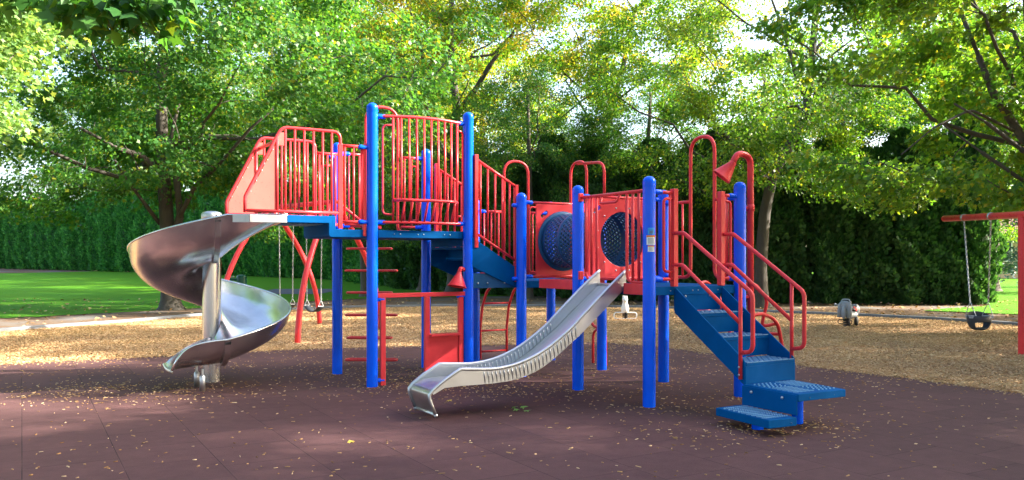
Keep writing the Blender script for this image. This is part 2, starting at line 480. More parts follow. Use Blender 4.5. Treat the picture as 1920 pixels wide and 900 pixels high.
# ------------------------------------------------------------------ wood chips and litter (uncountable)
def inpoly(px, py, poly):
    c = np.zeros(len(px), bool); n = len(poly)
    for i in range(n):
        x0, y0 = poly[i]; x1, y1 = poly[i - 1]
        hit = ((y0 > py) != (y1 > py)) & (px < (x1 - x0) * (py - y0) / (y1 - y0 + 1e-12) + x0)
        c ^= hit
    return c
def chips_mesh(name, x, y, z, ln, wd, th, tilt, mat):
    n = len(x)
    yaw = rng.uniform(0, 2 * np.pi, n); pt = rng.normal(0, tilt, n); rl = rng.normal(0, tilt, n)
    base = np.array([(-.5, -.5, 0), (.5, -.38, 0), (.5, .42, 0), (-.5, .5, 0), (-.42, -.3, 1), (.44, -.3, 1), (.4, .32, 1), (-.44, .3, 1)])
    P = base[None] * np.stack([ln, wd, th], 1)[:, None, :]
    cy, sy = np.cos(yaw)[:, None], np.sin(yaw)[:, None]
    X = P[..., 0]; Y = P[..., 1]; Z = P[..., 2] + X * np.sin(pt)[:, None] + Y * np.sin(rl)[:, None]
    W = np.stack([X * cy - Y * sy + x[:, None], X * sy + Y * cy + y[:, None], Z + z[:, None]], 2).reshape(-1, 3)
    quads = np.array([(4, 5, 6, 7), (0, 1, 5, 4), (1, 2, 6, 5), (2, 3, 7, 6), (3, 0, 4, 7)])
    me = bpy.data.meshes.new(name)
    F = (quads[None] + (np.arange(n) * 8)[:, None, None]).reshape(-1)
    me.vertices.add(n * 8); me.vertices.foreach_set('co', W.astype(np.float32).ravel())
    me.loops.add(len(F)); me.loops.foreach_set('vertex_index', F.astype(np.int32))
    me.polygons.add(len(F) // 4); me.polygons.foreach_set('loop_start', np.arange(0, len(F), 4, dtype=np.int32))
    me.update(calc_edges=True); me.materials.append(mat)
    return me
# loose chips scattered on the rubber
N = 60000
dpt = rng.uniform(4.6, 14.6, N) ; X = rng.uniform(-.66, .62, N) * dpt; Y = dpt
keep = inpoly(X, Y, RUBF)
dens = np.full(N, .028)
def blob(cx, cy, rx, ry, w):
    global dens
    dens = dens + w * np.exp(-((X - cx) / rx) ** 2 - ((Y - cy) / ry) ** 2)
for b in ((-4.1, 9.3, 1.3, .55, .55), (-5.6, 8.9, 1.6, .8, .14), (-1.1, 10.2, .9, .8, .75), (-.4, 9.2, .9, .5, .35), (1.0, 9.3, 1.0, .7, .22), (1.9, 8.0, .9, .6, .22),
          (1.75, 6.9, .7, .4, .22), (2.7, 7.4, .5, .4, .25), (-2.6, 11.3, 2.2, 1.0, .16), (2.2, 11.5, 1.6, 1.6, .14), (3.9, 10.2, 1.2, 1.0, .16), (1.6, 13.4, .8, .8, .5), (-4.5, 11.4, 2, .9, .12)): blob(*b)
# chips gather against the feet of the posts and along the edge with the mulch
for s_, t_ in ((0, 0), (0, -1.22), (0, -2.44), (1.22, 0), (1.22, -1.22), (1.22, -2.44), (0, 1.22), (1.22, 1.22), (-1.881, .142), (-.661, .142), (-1.881, 1.362), (-.661, 1.362), (.6, -3.74), (.1, -3.7), (-3.37, 1.48)):
    blob(.1148 + .8641 * s_ - .5033 * t_ - .08, 10.3455 + .5033 * s_ + .8641 * t_ - .06, .24, .17, .55)
keep &= rng.uniform(0, 1, N) < dens
X, Y = X[keep], Y[keep]; n = len(X)
# a ragged spill of chips over the edge of the rubber
E0 = [(np.array(RUBF[i]), np.array(RUBF[i + 1])) for i in range(len(RUBF) - 1) if RUBF[i][1] > 8.5]
ln_ = np.array([np.linalg.norm(b - a) for a, b in E0]); pick = rng.choice(len(E0), 3600, p=ln_ / ln_.sum()); w_ = rng.uniform(0, 1, 3600)
ex = np.array([E0[i][0] * (1 - w) + E0[i][1] * w for i, w in zip(pick, w_)]); lump = .5 + .5 * np.sin(ex[:, 0] * 3.3) * np.sin(ex[:, 0] * 1.3 + ex[:, 1])
ex[:, 1] -= np.abs(rng.normal(0, .10, 3600)) * (1 + 2.2 * lump) - .04
X = np.concatenate([X, ex[:, 0]]); Y = np.concatenate([Y, ex[:, 1]]); n = len(X)
me = chips_mesh("scattered_wood_chips", X, Y, np.full(n, .001), rng.uniform(.010, .052, n) * rng.uniform(.5, 1, n), rng.uniform(.004, .011, n), rng.uniform(.002, .006, n), .10, CHIP)
tag(np_obj("scattered_wood_chips", me), 'pale wood chips scattered loose over the maroon rubber tiles', 'wood chips', kind='stuff')
# chips making up the mulch bed
N = 260000
Y = 8.5 + 17 * rng.uniform(0, 1, N) ** .9; X = rng.uniform(-.66, .64, N) * Y
keep = inpoly(X, Y, KERB + [(-22, -4)]) & ~inpoly(X, Y, [(x * .997, y - .03) for x, y in RUBF])
X, Y = X[keep], Y[keep]; n = len(X)
me = chips_mesh("mulch_chips", X, Y, rng.uniform(-.008, .012, n), rng.uniform(.02, .070, n), rng.uniform(.008, .020, n), rng.uniform(.003, .009, n), .28, MCHIP)
tag(np_obj("mulch_chips", me), 'tan wood chip mulch covering the bed around the playground', 'mulch', kind='stuff')

KITE = np.array([(0, 0), (.36, .34), (.0, 1.0), (-.36, .34)])
MAPLE = np.array([(0, 0), (.30, -.06), (.26, .17), (.56, .42), (.27, .50), (.0, 1.0), (-.27, .50), (-.56, .42), (-.26, .17), (-.30, -.06)])
def leaf_cards(pos, size, axis, nrm, shape, fold=.18):
    """pos (n,3); axis, nrm unit (n,3); curved leaf polygons"""
    side = np.cross(nrm, axis); side /= np.linalg.norm(side, axis=1, keepdims=True) + 1e-9
    nn = np.cross(axis, side)
    a = shape[:, 0][None, :, None]; b = shape[:, 1][None, :, None]
    z = -(np.abs(a) * fold * 1.4 + (b - .3) ** 2 * fold)
    return (pos[:, None, :] + size[:, None, None] * (side[:, None, :] * a + axis[:, None, :] * b + nn[:, None, :] * z)).reshape(-1, 3)
def unit(v): return v / (np.linalg.norm(v, axis=1, keepdims=True) + 1e-9)
# litter of dry leaves on the soil strip beyond the kerb
N = 5200
Y = rng.uniform(15, 30, N); X = rng.uniform(-.62, .64, N) * Y
keep = ~inpoly(X, Y, KERB + [(-22, -4)]) & (rng.uniform(0, 1, N) < np.where(X > 2, 1.0, .35)) & (Y > 14)
X, Y = X[keep], Y[keep]; n = len(X)
pos = np.stack([X, Y, np.array([gz(a, b) for a, b in zip(X, Y)]) + .012], 1)
ax = unit(np.stack([rng.normal(size=n), rng.normal(size=n), rng.normal(0, .25, n)], 1)); nm = unit(np.stack([rng.normal(0, .35, n), rng.normal(0, .35, n), np.ones(n)], 1))
tag(np_obj("leaf_litter", np_mesh("leaf_litter", leaf_cards(pos, rng.uniform(.05, .11, n), ax, nm, MAPLE), 10, L_DRY)),
    'dry fallen leaves littering the bare soil beyond the kerb', 'leaf litter', kind='stuff')

# ------------------------------------------------------------------ trees
def crown_mesh(name, clumps, per, spread, size, mat, shape=KITE, droop=.5, r=None, flat=.45, center=None):
    r = r or rng
    M = len(clumps); C = np.repeat(np.array([c[:3] for c in clumps]), per, 0)
    rad = np.repeat(np.array([c[3] if len(c) > 3 else spread for c in clumps]), per)
    n = len(C)
    d = unit(r.normal(size=(n, 3))); rr = r.uniform(0, 1, n) ** .55
    off = d * rr[:, None] * rad[:, None]; off[:, 2] *= flat
    # slope every spray a little so that the clumps read as drooping layers
    tilt = np.repeat(r.normal(0, .28, (M, 2)), per, 0)
    off[:, 2] += off[:, 0] * tilt[:, 0] + off[:, 1] * tilt[:, 1] - .18 * (off[:, 0] ** 2 + off[:, 1] ** 2) / (rad + .01)
    pos = C + off
    cen = np.array(center if center is not None else np.mean(np.array([c[:3] for c in clumps]), 0))
    outw = unit((pos - cen) * np.array([1, 1, .3]))
    ax = unit(outw * .8 + r.normal(0, .65, (n, 3)) + np.array([0, 0, -droop]))
    nm = unit(outw * .45 + r.normal(0, .45, (n, 3)) + np.array([0, 0, .75]))
    nm = unit(nm - ax * np.sum(nm * ax, 1, keepdims=True))
    sz = size * r.uniform(.65, 1.25, n)
    return np_mesh(name, leaf_cards(pos, sz, ax, nm, shape), len(shape), mat)

def wobble(p0, p1, bow, n, r):
    p0, p1 = np.array(p0, float), np.array(p1, float)
    L = np.linalg.norm(p1 - p0); t = np.linspace(0, 1, n)[:, None]
    q = p0 + (p1 - p0) * t + np.array(bow) * (4 * t * (1 - t))
    q[1:-1] += r.normal(0, .025 * L, (n - 2, 3))
    return q
def make_tree(name, label, cat, base, trunk, r0, clumps, leaf, per=110, spread=.9, size=.16, shape=KITE, limbs=9, group=None, bark=None, seed=1, flat=.45, r1=None, extra=(), droop=.5):
    """trunk: points relative to base; clumps relative to base"""
    r = np.random.default_rng(seed)
    root = thing(name, label, cat, base, 0, group)
    tp = fillet(trunk, .8, 4); m = MB(); k = len(tp)
    r1 = r1 or r0 * .35
    rad = [r0 + (r1 - r0) * i / (k - 1) for i in range(k)]
    # root flare
    b = tp[0]; d = (tp[1] - tp[0]).normalized()
    pts = [b + d * z for z in (-.15, 0, .10, .28, .6)] + [p for p in tp[1:] if (p - b).length > .7]
    z0 = [r0 * f for f in (2.1, 1.75, 1.42, 1.18, 1.04)]
    rr = z0 + [r0 + (r1 - r0) * (p - b).length / (tp[-1] - b).length for p in tp[1:] if (p - b).length > .7]
    m.tube(pts, rr, 12)
    tops = [np.array(p) for p in tp]
    CL = np.array([c[:3] for c in clumps])
    # limbs to farthest-spread clumps
    UP = np.where(CL[:, 2] > .42 * tops[-1][2])[0]
    order = [int(r.choice(UP))]
    for _ in range(min(limbs, len(CL)) - 1):
        dd = np.min(np.linalg.norm(CL[:, None] - CL[order][None], axis=2), 1); dd[CL[:, 2] <= .42 * tops[-1][2]] = -1; order.append(int(np.argmax(dd)))
    limb_pts = [p for p in tops if p[2] > tops[-1][2] * .3]
    for i in order:
        e = CL[i]
        cand = [p for p in tops if p[2] < e[2] - .2 and p[2] > tops[-1][2] * .30] or [tops[len(tops) // 2]]
        hd = np.linalg.norm(e[:2]); want = e[2] - .75 * hd
        s_ = min(cand, key=lambda p: abs(p[2] - want))
        L = np.linalg.norm(e - s_)
        q = wobble(s_, e, (0, 0, -.06 * L), 8, r)
        fr = 1 - .55 * (s_[2] / (tops[-1][2] + .01)); rb = max(.025, min(r0 * .40 * fr, .014 * L + .015))
        m.tube([Vector(p) for p in q], [rb * (1 - .8 * j / 7) for j in range(8)], 7)
        limb_pts += [p for p in q[2:]]
    LP = [np.array(p) for p in limb_pts]
    d0 = [min(np.linalg.norm(p - c) for p in LP) for c in CL]
    for i in np.argsort(d0):
        c = CL[i]; A_ = np.array(LP)
        dd = np.linalg.norm(A_ - c, axis=1) + np.where(A_[:, 2] > c[2] + .2, 1.5, 0); j = int(np.argmin(dd)); s_ = A_[j]
        L = np.linalg.norm(c - s_)
        if L < .25: continue
        q = wobble(s_, c, (0, 0, .08 * L), 5, r); rb = min(.026, .008 + .007 * L)
        m.tube([Vector(p) for p in q], [rb, rb * .8, rb * .62, rb * .45, rb * .28], 4, caps=False)
        LP += [q[2], q[3], q[4]]
    for pts_, ra, rb in extra:
        q = fillet(pts_, .4, 4); m.tube(q, [ra + (rb - ra) * i / (len(q) - 1) for i in range(len(q))], 8)
    m.build("trunk", bark or BARK, root)
    np_obj("crown", crown_mesh(name + "_crown", clumps, per, spread, size, leaf, shape, droop, r, flat), root)
    return root
def crown_pts(n, c, rad, seed, shell=.55, zmin=None, holes=(), spread=(.6, 1.15), mind=.55):
    """spread clump centres through an ellipsoid, denser toward the outside; holes = (x,y,z,r) left open"""
    r = np.random.default_rng(seed); out = []
    tries = 0
    while len(out) < n and tries < n * 60:
        tries += 1
        d = r.normal(size=3); d /= np.linalg.norm(d); q = r.uniform(shell ** 3, 1) ** (1 / 3)
        lump = 1 + .16 * math.sin(3.1 * d[0] + seed) + .14 * math.sin(4.3 * d[1] + 2 * seed) + .12 * math.sin(5 * d[2] + seed * 3)
        p = np.array(c) + d * q * np.array(rad) * lump
        if zmin is not None and p[2] < zmin + r.uniform(0, .5): continue
        if any(np.linalg.norm(p - np.array(h[:3])) < h[3] for h in holes): continue
        if out and min(np.linalg.norm(np.array(o[:3]) - p) for o in out[-60:]) < mind: continue
        out.append((*p, r.uniform(*spread)))
    return out
def px(x, y, Y):
    return ((x - 960) / 1577.8 * Y, Y, 1.456 + (483.55 - y) / 1577.8 * Y)
def rel(base, pts): return [tuple(p[i] - base[i] for i in range(3)) for p in pts]

TREES = True
if TREES:
    # big maple left of the spiral slide
    b = (-9.65, 23.8, 0)
    tr = rel(b, [b, px(316, 480, 23.8), px(312, 400, 23.8), px(305, 300, 23.8), px(302, 180, 23.8), px(308, 60, 23.9), px(300, -60, 24), px(310, -140, 24)])
    stem2 = (rel(b, [px(318, 470, 23.8), px(338, 405, 23.7), px(330, 330, 23.6), px(318, 270, 23.5), px(345, 150, 23.2)]), .12, .05)
    stem3 = (rel(b, [px(335, 410, 23.7), px(365, 350, 23.0), px(408, 312, 22.5), px(470, 240, 22.2), px(540, 180, 22)]), .07, .03)
    stem4 = (rel(b, [px(300, 420, 23.8), px(270, 380, 23.4), px(240, 340, 22.8), px(215, 300, 22.2)]), .06, .03)
    stem5 = (rel(b, [px(308, 330, 23.8), px(262, 290, 23.4), px(225, 280, 22.8), px(150, 240, 22)]), .10, .04)
    cl = crown_pts(330, (0.4, -.3, 7.2), (6.9, 5.4, 5.3), 11, .5, 2.7, holes=[(-.5, -3.5, 5.2, 1.1), (.2, -4, 6.6, .9)])
    cl += [(x, y, z, .8) for x, y, z in [(-5.2, -1, 3.0), (-4.2, -1.5, 2.8), (-3.4, .5, 2.7), (-2.6, -2, 3.0), (-5.8, .6, 3.3), (-4.8, 1.5, 2.9), (-6.3, -.5, 3.7), (2.8, .5, 2.9), (3.6, -1, 3.2), (1.9, 1.2, 2.6), (4.4, .3, 3.0), (2.4, 1.4, 2.3)]]
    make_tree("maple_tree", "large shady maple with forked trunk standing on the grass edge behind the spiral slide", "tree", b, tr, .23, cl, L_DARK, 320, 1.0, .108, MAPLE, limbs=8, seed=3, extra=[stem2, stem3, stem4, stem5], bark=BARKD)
    # sunlit maple at the left edge
    b = (-13.2, 14.6, 0)
    cl = crown_pts(190, (1.1, .3, 6.1), (4.4, 4.2, 3.9), 21, .5, 2.6)
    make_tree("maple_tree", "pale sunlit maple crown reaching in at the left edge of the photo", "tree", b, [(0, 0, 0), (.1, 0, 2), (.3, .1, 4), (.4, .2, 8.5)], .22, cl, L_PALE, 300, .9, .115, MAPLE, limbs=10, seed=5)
    # leafy branch hanging in at the top left, its trunk outside the picture
    b = (-9.6, 5.2, 0)
    cl = crown_pts(60, (-.4, .2, 7.6), (3.0, 3.0, 2.2), 31, .4, 5.4)
    tips = [px(x, y, d) for x, y, d in [(75, -15, 8.0), (115, 5, 8.1), (150, 20, 8.0), (180, 10, 7.9), (205, 32, 8.05), (232, 30, 8.0), (255, 18, 7.9), (285, 5, 8.0), (310, 22, 8.1), (325, -5, 8.0), (140, -20, 8), (215, -10, 8), (260, -25, 8), (60, -40, 8), (20, -35, 7.8)]]
    tl = [(*p, .26) for p in rel(b, tips)]
    br = rel(b, [(-9.4, 5.3, 4.6), (-7.6, 6.4, 5.0), px(-60, -110, 7.6), px(120, -50, 7.9), px(320, -40, 8.0)])
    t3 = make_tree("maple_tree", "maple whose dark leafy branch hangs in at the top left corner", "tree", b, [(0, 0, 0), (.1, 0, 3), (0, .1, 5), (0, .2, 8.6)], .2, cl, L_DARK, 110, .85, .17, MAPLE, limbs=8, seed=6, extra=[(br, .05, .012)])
    np_obj("branch_leaves", crown_mesh("branch_leaves", tl, 26, .26, .155, L_DARK, MAPLE, .9, np.random.default_rng(8), .8), t3)
    # maple behind the stairs
    b = (7.4, 25.0, 0)
    tr = rel(b, [b, px(1426, 500, 25), px(1434, 400, 25), px(1448, 330, 25), px(1482, 270, 25), px(1512, 205, 25), px(1522, 110, 25), px(1530, 20, 25), px(1536, -120, 25)])
    lm = [(rel(b, [px(1446, 340, 25), px(1400, 300, 24.8), px(1350, 240, 24.6), px(1290, 185, 24.4)]), .10, .03), (rel(b, [px(1515, 190, 25), px(1490, 130, 24.8), px(1470, 60, 24.6), px(1440, -20, 24.4)]), .09, .03),
          (rel(b, [px(1500, 230, 25), px(1560, 180, 24.8), px(1600, 110, 24.6)]), .07, .03)]
    cl = crown_pts(190, (1.0, .3, 8.1), (5.4, 4.6, 4.6), 41, .5, 3.0, spread=(.5, 1.0), holes=[(1.3, -3.2, 6.8, 1.1), (3.2, -3, 7.2, 1.4), (1.0, -3, 10.4, 1.3), (-1.2, -3, 8.8, 1.3), (2.2, -3.4, 8.8, 1.1), (2.6, 2.5, 6.9, 1.5), (-2.2, 1.5, 7.0, 1.5)])
    cl += [(x, y, z, .8) for x, y, z in [(-2.0, -1, 4.2), (-3, 0, 4.6), (1.4, -1, 3.7), (2.2, -1.8, 3.5), (3.2, -1.2, 3.9), (4, 0, 4.0), (-1, -2, 4.6), (.6, -2.4, 4.2), (2.8, .6, 3.4), (3.6, -2, 3.3)]]
    cl += [(*p, .75) for p in rel(b, [px(x, y, d) for x, y, d in [(1395, 330, 23.6), (1440, 305, 23.4), (1480, 335, 23.5), (1520, 300, 23.4), (1425, 270, 23.4), (1475, 250, 23.2), (1545, 345, 23.5), (1380, 280, 23.6), (1590, 320, 23.4), (1340, 340, 23.8)]])]
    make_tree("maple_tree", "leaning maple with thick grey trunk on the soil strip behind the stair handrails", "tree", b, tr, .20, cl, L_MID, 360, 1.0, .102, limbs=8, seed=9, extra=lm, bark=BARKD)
    # maple at the right edge overhanging the bucket swing
    b = (11.0, 16.2, 0)
    tr = [(0, 0, 0), (-.1, 0, 2), (-.35, .1, 3.6), (-.9, .1, 5.2), (-1.1, .2, 8.6)]
    lm = [(rel(b, [px(2010, 330, 16), px(1920, 262, 15.8), px(1860, 170, 15.6), px(1835, 105, 15.6), px(1800, 20, 15.6)]), .10, .035),
          (rel(b, [px(2010, 330, 16), px(1915, 280, 15.6), px(1850, 230, 15.3), px(1790, 195, 15)]), .06, .02),
          (rel(b, [px(2020, 380, 16), px(1920, 340, 15.8), px(1840, 285, 15.5), px(1770, 235, 15.2)]), .055, .018),
          (rel(b, [px(1900, 245, 15.7), px(1820, 205, 15.4), px(1750, 240, 15.2), px(1690, 290, 15)]), .03, .012)]
    cl = crown_pts(195, (-.6, .1, 6.7), (4.7, 4.4, 4.0), 51, .5, 2.7, spread=(.5, 1.0), holes=[(-3.1, -2.5, 5.6, .7), (-2.8, -2.5, 6.6, .7), (-3.6, -1.5, 4.7, .8)])
    cl += [(x, y, z, .7) for x, y, z in [(-4.6, -.5, 3.0), (-4.1, -1, 2.8), (-3.7, 0, 2.7), (-4.9, .3, 3.3), (-3.3, -1.4, 2.9), (-2.1, -1.2, 2.6), (-1.6, -.7, 2.6), (-2.7, 0, 2.9), (-.8, -1.2, 2.7)]]
    make_tree("maple_tree", "bright green maple at the right edge with bare limbs above the bucket swing", "tree", b, tr, .2, cl, L_MID, 300, .9, .108, MAPLE, limbs=10, seed=12, extra=lm)
    # trees behind the upper deck
    b = (-2.35, 34, .05)
    tr = rel(b, [b, px(852, 300, 34), px(856, 200, 34), px(846, 120, 34), px(845, 50, 34), px(850, -60, 34)])
    lm = [(rel(b, [px(856, 215, 34), px(890, 170, 33.6), px(920, 120, 33.2), px(960, 65, 33), px(985, 20, 33)]), .13, .05), (rel(b, [px(850, 150, 34), px(818, 112, 33.8), px(790, 95, 33.6)]), .08, .03)]
    cl = crown_pts(180, (0, .3, 9.2), (6.0, 5.2, 5.6), 61, .5, 3.6, spread=(.55, 1.05), holes=[(-1.0, -4, 8.2, 1.7), (.9, -4, 7.8, 1.5), (-.3, -4, 9.8, 1.3), (2.4, -3.5, 8.4, 1.3), (0, 3, 8.4, 2.0), (2.2, 3, 8.6, 1.6)])
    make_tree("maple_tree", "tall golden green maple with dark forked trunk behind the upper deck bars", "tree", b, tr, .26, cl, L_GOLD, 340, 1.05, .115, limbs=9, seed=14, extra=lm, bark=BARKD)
    b = (-3.9, 36.5, .1)
    tr = rel(b, [b, px(812, 260, 36.5), px(800, 200, 36.5), px(796, 130, 36.5), px(788, 80, 36.5), px(770, 20, 36.5), px(760, -60, 36.5)])
    cl = crown_pts(130, (-1.4, .4, 10.5), (4.2, 4.2, 4.6), 71, .45, 4.5)
    make_tree("maple_tree", "slender maple stem left of the dark forked trunk behind the upper deck", "tree", b, tr, .15, cl, L_GOLD, 320, 1.05, .115, limbs=8, seed=15, extra=[(rel(b, [px(797, 140, 36.5), px(822, 90, 36.3), px(828, 20, 36)]), .08, .03)])
    b = (3.75, 33, .05)
    tr = rel(b, [b, px(1135, 290, 33), px(1138, 240, 33), px(1144, 200, 33), px(1165, 140, 33), px(1190, 20, 33)])
    lm = [(rel(b, [px(1135, 265, 33), px(1112, 235, 32.8), px(1085, 190, 32.6), px(1060, 150, 32.4)]), .07, .03), (rel(b, [px(1144, 215, 33), px(1142, 170, 33), px(1120, 110, 33)]), .09, .03)]
    cl = crown_pts(140, (.2, .2, 11.2), (5.4, 4.8, 4.2), 81, .45, 7.4, holes=[(-1.2, -3, 8.0, 1.2), (1.2, -3.4, 10.6, 1.1)])
    cl += crown_pts(40, (-1.8, .5, 4.6), (3.6, 2.0, 1.3), 82, .2, 3.3)
    make_tree("maple_tree", "open crowned maple with sky showing round its fork above the crawl tunnel", "tree", b, tr, .2, cl, L_GOLD, 340, 1.05, .112, limbs=9, seed=17, extra=lm, bark=BARKD)
    # background trees: three prototypes, copied
    protos = []
    for i, (leaf, nm_, lb) in enumerate([(L_GOLD, 51, 'golden'), (L_MID, 52, 'green'), (L_DARK, 53, 'dark')]):
        cl = crown_pts(150, (0, 0, 8.6), (5.2, 5.2, 5.6), 90 + i, .45, 2.6, spread=(.8, 1.35))
        protos.append(make_tree("background_tree", "x", "tree", (0, 0, 0), [(0, 0, 0), (.1, .1, 4), (-.1, .1, 8), (.1, -.1, 12.5)], .24, cl, leaf, 400, 1.3, .115, limbs=7, seed=100 + i))
    spots = [  # x, y, proto, scale, label
        (-33, 74, 1, 1.35, "green background tree beyond the hedge at the far left of the row"),
        (-24, 67, 0, 1.35, "golden background tree beyond the hedge, above the bright left lawn"),
        (-17, 60, 1, 1.3, "green background tree beyond the hedge, left of the big forked maple"),
        (-11, 56, 0, 1.35, "golden background tree showing between the forked maple and the slide panels"),
        (-6.5, 49, 0, 1.2, "golden background tree behind the red slide entry rails"),
        (-1.6, 46, 0, 1.0, "golden background tree behind the stair rails between the two decks"),
        (12.6, 42, 0, .85, "golden background tree behind the bent red arch pipe"),
        (20.5, 36, 1, 1.1, "green background tree right of the leaning maple"),
        (27, 40, 2, 1.1, "dark background tree beyond the spring rider"),
        (-5.5, 31.5, 2, .62, "low dark tree growing in front of the hedge behind the upper deck"),
        (.6, 30.5, 2, .60, "low dark green tree behind the stair rails and hand arch"),
        (4.8, 29.5, 2, .58, "low dark green tree behind the tunnel and hand arches"),
        (11.6, 29.5, 2, .62, "low dark green tree behind the stairs, over the right hedge"),
        (-28.5, 71, 2, 1.35, "dark background tree rising over the hedge at the left edge"),
        (-39, 80, 1, 1.35, "green background tree at the far left end of the hedge"),
        (16.5, 29.5, 1, .72, "bushy green tree above the hedge end by the bucket swing"),
    ]
    offs = [  # shade trees standing outside the picture, right of it and behind the camera
        (13.6, 2.6, 1, .92), (13.4, 11.2, 2, .68), (18.5, 13.6, 0, .66), (19.8, 21.6, 1, .82), (19.5, 3.5, 2, 1.0), (16.4, 7.0, 1, .80), (14.5, -4.0, 2, 1.0), (23, 13, 2, 1.0), (24, 4.5, 1, 1.2), (17.8, -.5, 2, 1.0),
        (-6.5, -6.5, 1, 1.0), (2.5, -6.0, 2, 1.0), (8.5, -3.5, 1, .95), (-14, -1.5, 2, 1.0), (-19, 8, 1, .9)]
    used = set()
    for k, (x, y, pi_, sc, lb) in enumerate(spots + [(x, y, p_, s_, None) for x, y, p_, s_ in offs]):
        o = protos[pi_] if pi_ not in used else copy_tree(protos[pi_])
        used.add(pi_)
        o.location = (x, y, gz(x, y)); o.scale = (sc, sc, sc); o.rotation_euler = (0, 0, k * 2.399)
        if lb: o['label'] = lb; o['group'] = "trees beyond the playground"
        else: o['label'] = "tree standing outside the picture, shading the playground"; o['group'] = "shade trees outside the picture"

# ------------------------------------------------------------------ arborvitae hedge
def make_arb(seed, leaf, bare):
    r = np.random.default_rng(seed)
    root = thing("arborvitae_shrub", "x", "hedge shrub")
    m = MB()
    for k in range(3):
        a = r.uniform(0, 6.28); q = [(.12 * math.cos(a) * (1 + z), .12 * math.sin(a) * (1 + z), z * 1.2) for z in (-.1, .5, 1.2, 2.2, 3.6)]
        m.tube([Vector(p) for p in q], [.07, .06, .05, .04, .02], 6)
    m.build("trunk", BARKD, root)
    # opaque core in place of inner twigs, added to block light
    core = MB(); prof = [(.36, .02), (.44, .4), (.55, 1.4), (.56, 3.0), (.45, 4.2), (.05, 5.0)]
    core.lathe(prof, (0, 0, 0), 10); core.build("light_block_core", L_ARBD, root)
    n = 9000
    h = bare + (5.3 - bare) * r.uniform(0, 1, n); an = r.uniform(0, 2 * np.pi, n)
    lob = 1 + .16 * np.sin(an * 5 + h * 1.1 + seed) + .14 * np.sin(h * 3.7 + an * 2 + seed * 2) + .10 * np.sin(h * 9 + an * 7)
    env = .76 * np.clip((5.45 - h) / 1.3, 0, 1) ** .5 * np.clip(.68 + (h - bare) * .35, .5, 1)
    rad = env * lob * (1 - .30 * r.uniform(0, 1, n) ** 2)
    pos = np.stack([rad * np.cos(an), rad * np.sin(an), h], 1)
    outw = np.stack([np.cos(an), np.sin(an), np.zeros(n)], 1)
    ax = unit(outw * .55 + r.normal(0, .35, (n, 3)) + np.array([0, 0, .75]))
    nm = unit(np.cross(ax, r.normal(size=(n, 3))) + outw * .6)
    nm = unit(nm - ax * np.sum(nm * ax, 1, keepdims=True))
    sh = np.array([(0, 0), (.22, .25), (.34, .62), (.10, .72), (0, 1.0), (-.12, .74), (-.34, .58), (-.2, .25)])
    np_obj("foliage", np_mesh("arb_foliage", leaf_cards(pos, r.uniform(.10, .22, n), ax, nm, sh, .1), 8, leaf), root)
    return root
HED = [(-46, 74), (-30, 63.5), (-18, 55), (-10, 48.5), (-4.5, 38.0), (-.5, 33.0), (4.0, 28.8), (8.6, 27.2), (15.2, 26.6)]
line = []; acc = 0.0
for (x0, y0), (x1, y1) in zip(HED, HED[1:]):
    L = math.hypot(x1 - x0, y1 - y0); s_ = -acc
    while s_ + 1.12 <= L:
        s_ += 1.12; line.append((x0 + (x1 - x0) * s_ / L, y0 + (y1 - y0) * s_ / L))
    acc = L - s_
arbs = {}
for k, (x, y) in enumerate(line):
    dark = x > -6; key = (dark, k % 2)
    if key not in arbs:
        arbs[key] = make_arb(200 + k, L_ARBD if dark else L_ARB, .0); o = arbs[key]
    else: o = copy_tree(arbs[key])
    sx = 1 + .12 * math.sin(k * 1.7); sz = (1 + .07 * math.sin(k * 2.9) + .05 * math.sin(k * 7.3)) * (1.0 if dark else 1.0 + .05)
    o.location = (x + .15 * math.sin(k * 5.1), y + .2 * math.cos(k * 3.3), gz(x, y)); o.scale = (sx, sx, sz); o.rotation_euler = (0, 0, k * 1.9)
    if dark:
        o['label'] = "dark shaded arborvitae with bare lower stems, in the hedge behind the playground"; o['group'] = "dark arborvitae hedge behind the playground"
    else:
        o['label'] = "green arborvitae grown together with its neighbours in the hedge along the left lawn"; o['group'] = "green arborvitae hedge along the left lawn"

# blue spruce and house glimpsed at the right edge
def spruce(base, h):
    r = np.random.default_rng(77); root = thing("blue_spruce", "blue grey spruce beyond the hedge end at the right edge", "tree", base)
    MB().tube([Vector((0, 0, z)) for z in (-.1, .5, 3, h - .3)], [.2, .16, .1, .02], 8).build("trunk", BARK, root)
    P = []; A = []
    for lev in np.arange(1.3, h - .2, .38):
        rr = (h - lev) * .36
        for k in range(max(6, int(rr * 7))):
            a = r.uniform(0, 6.28)
            for q in np.linspace(.15, 1, max(3, int(rr * 7))):
                for _ in range(3):
                    P.append((rr * q * math.cos(a) + r.normal(0, .07), rr * q * math.sin(a) + r.normal(0, .07), lev - .35 * rr * q ** 1.6 + r.normal(0, .07))); A.append((math.cos(a), math.sin(a), -.25))
    P = np.array(P); A = unit(np.array(A) + r.normal(0, .6, P.shape)); nm = unit(r.normal(size=P.shape)); nm = unit(nm - A * np.sum(nm * A, 1, keepdims=True))
    np_obj("crown", np_mesh("spruce_crown", leaf_cards(P, r.uniform(.12, .26, len(P)), A, nm, KITE * np.array([.6, 1]), .05), 4, L_SPR), root)
spruce((21.6, 34.5, gz(0, 34.5)), 8.0)
hs = thing("house", "tan house with brown roof half hidden behind the blue spruce", "house", (33.5, 50, gz(0, 50)))
TAN = paint("tan siding", (.42, .30, .20), .8, .1, .2); ROOF = paint("brown roof shingles", (.16, .085, .06), .85, .2, .3); GLASS = paint("dark window glass", (.03, .04, .05), .1, .02, .1)
MB().box((-7, 0, -.3), (7, 8, 2.7)).build("wall", TAN, hs)
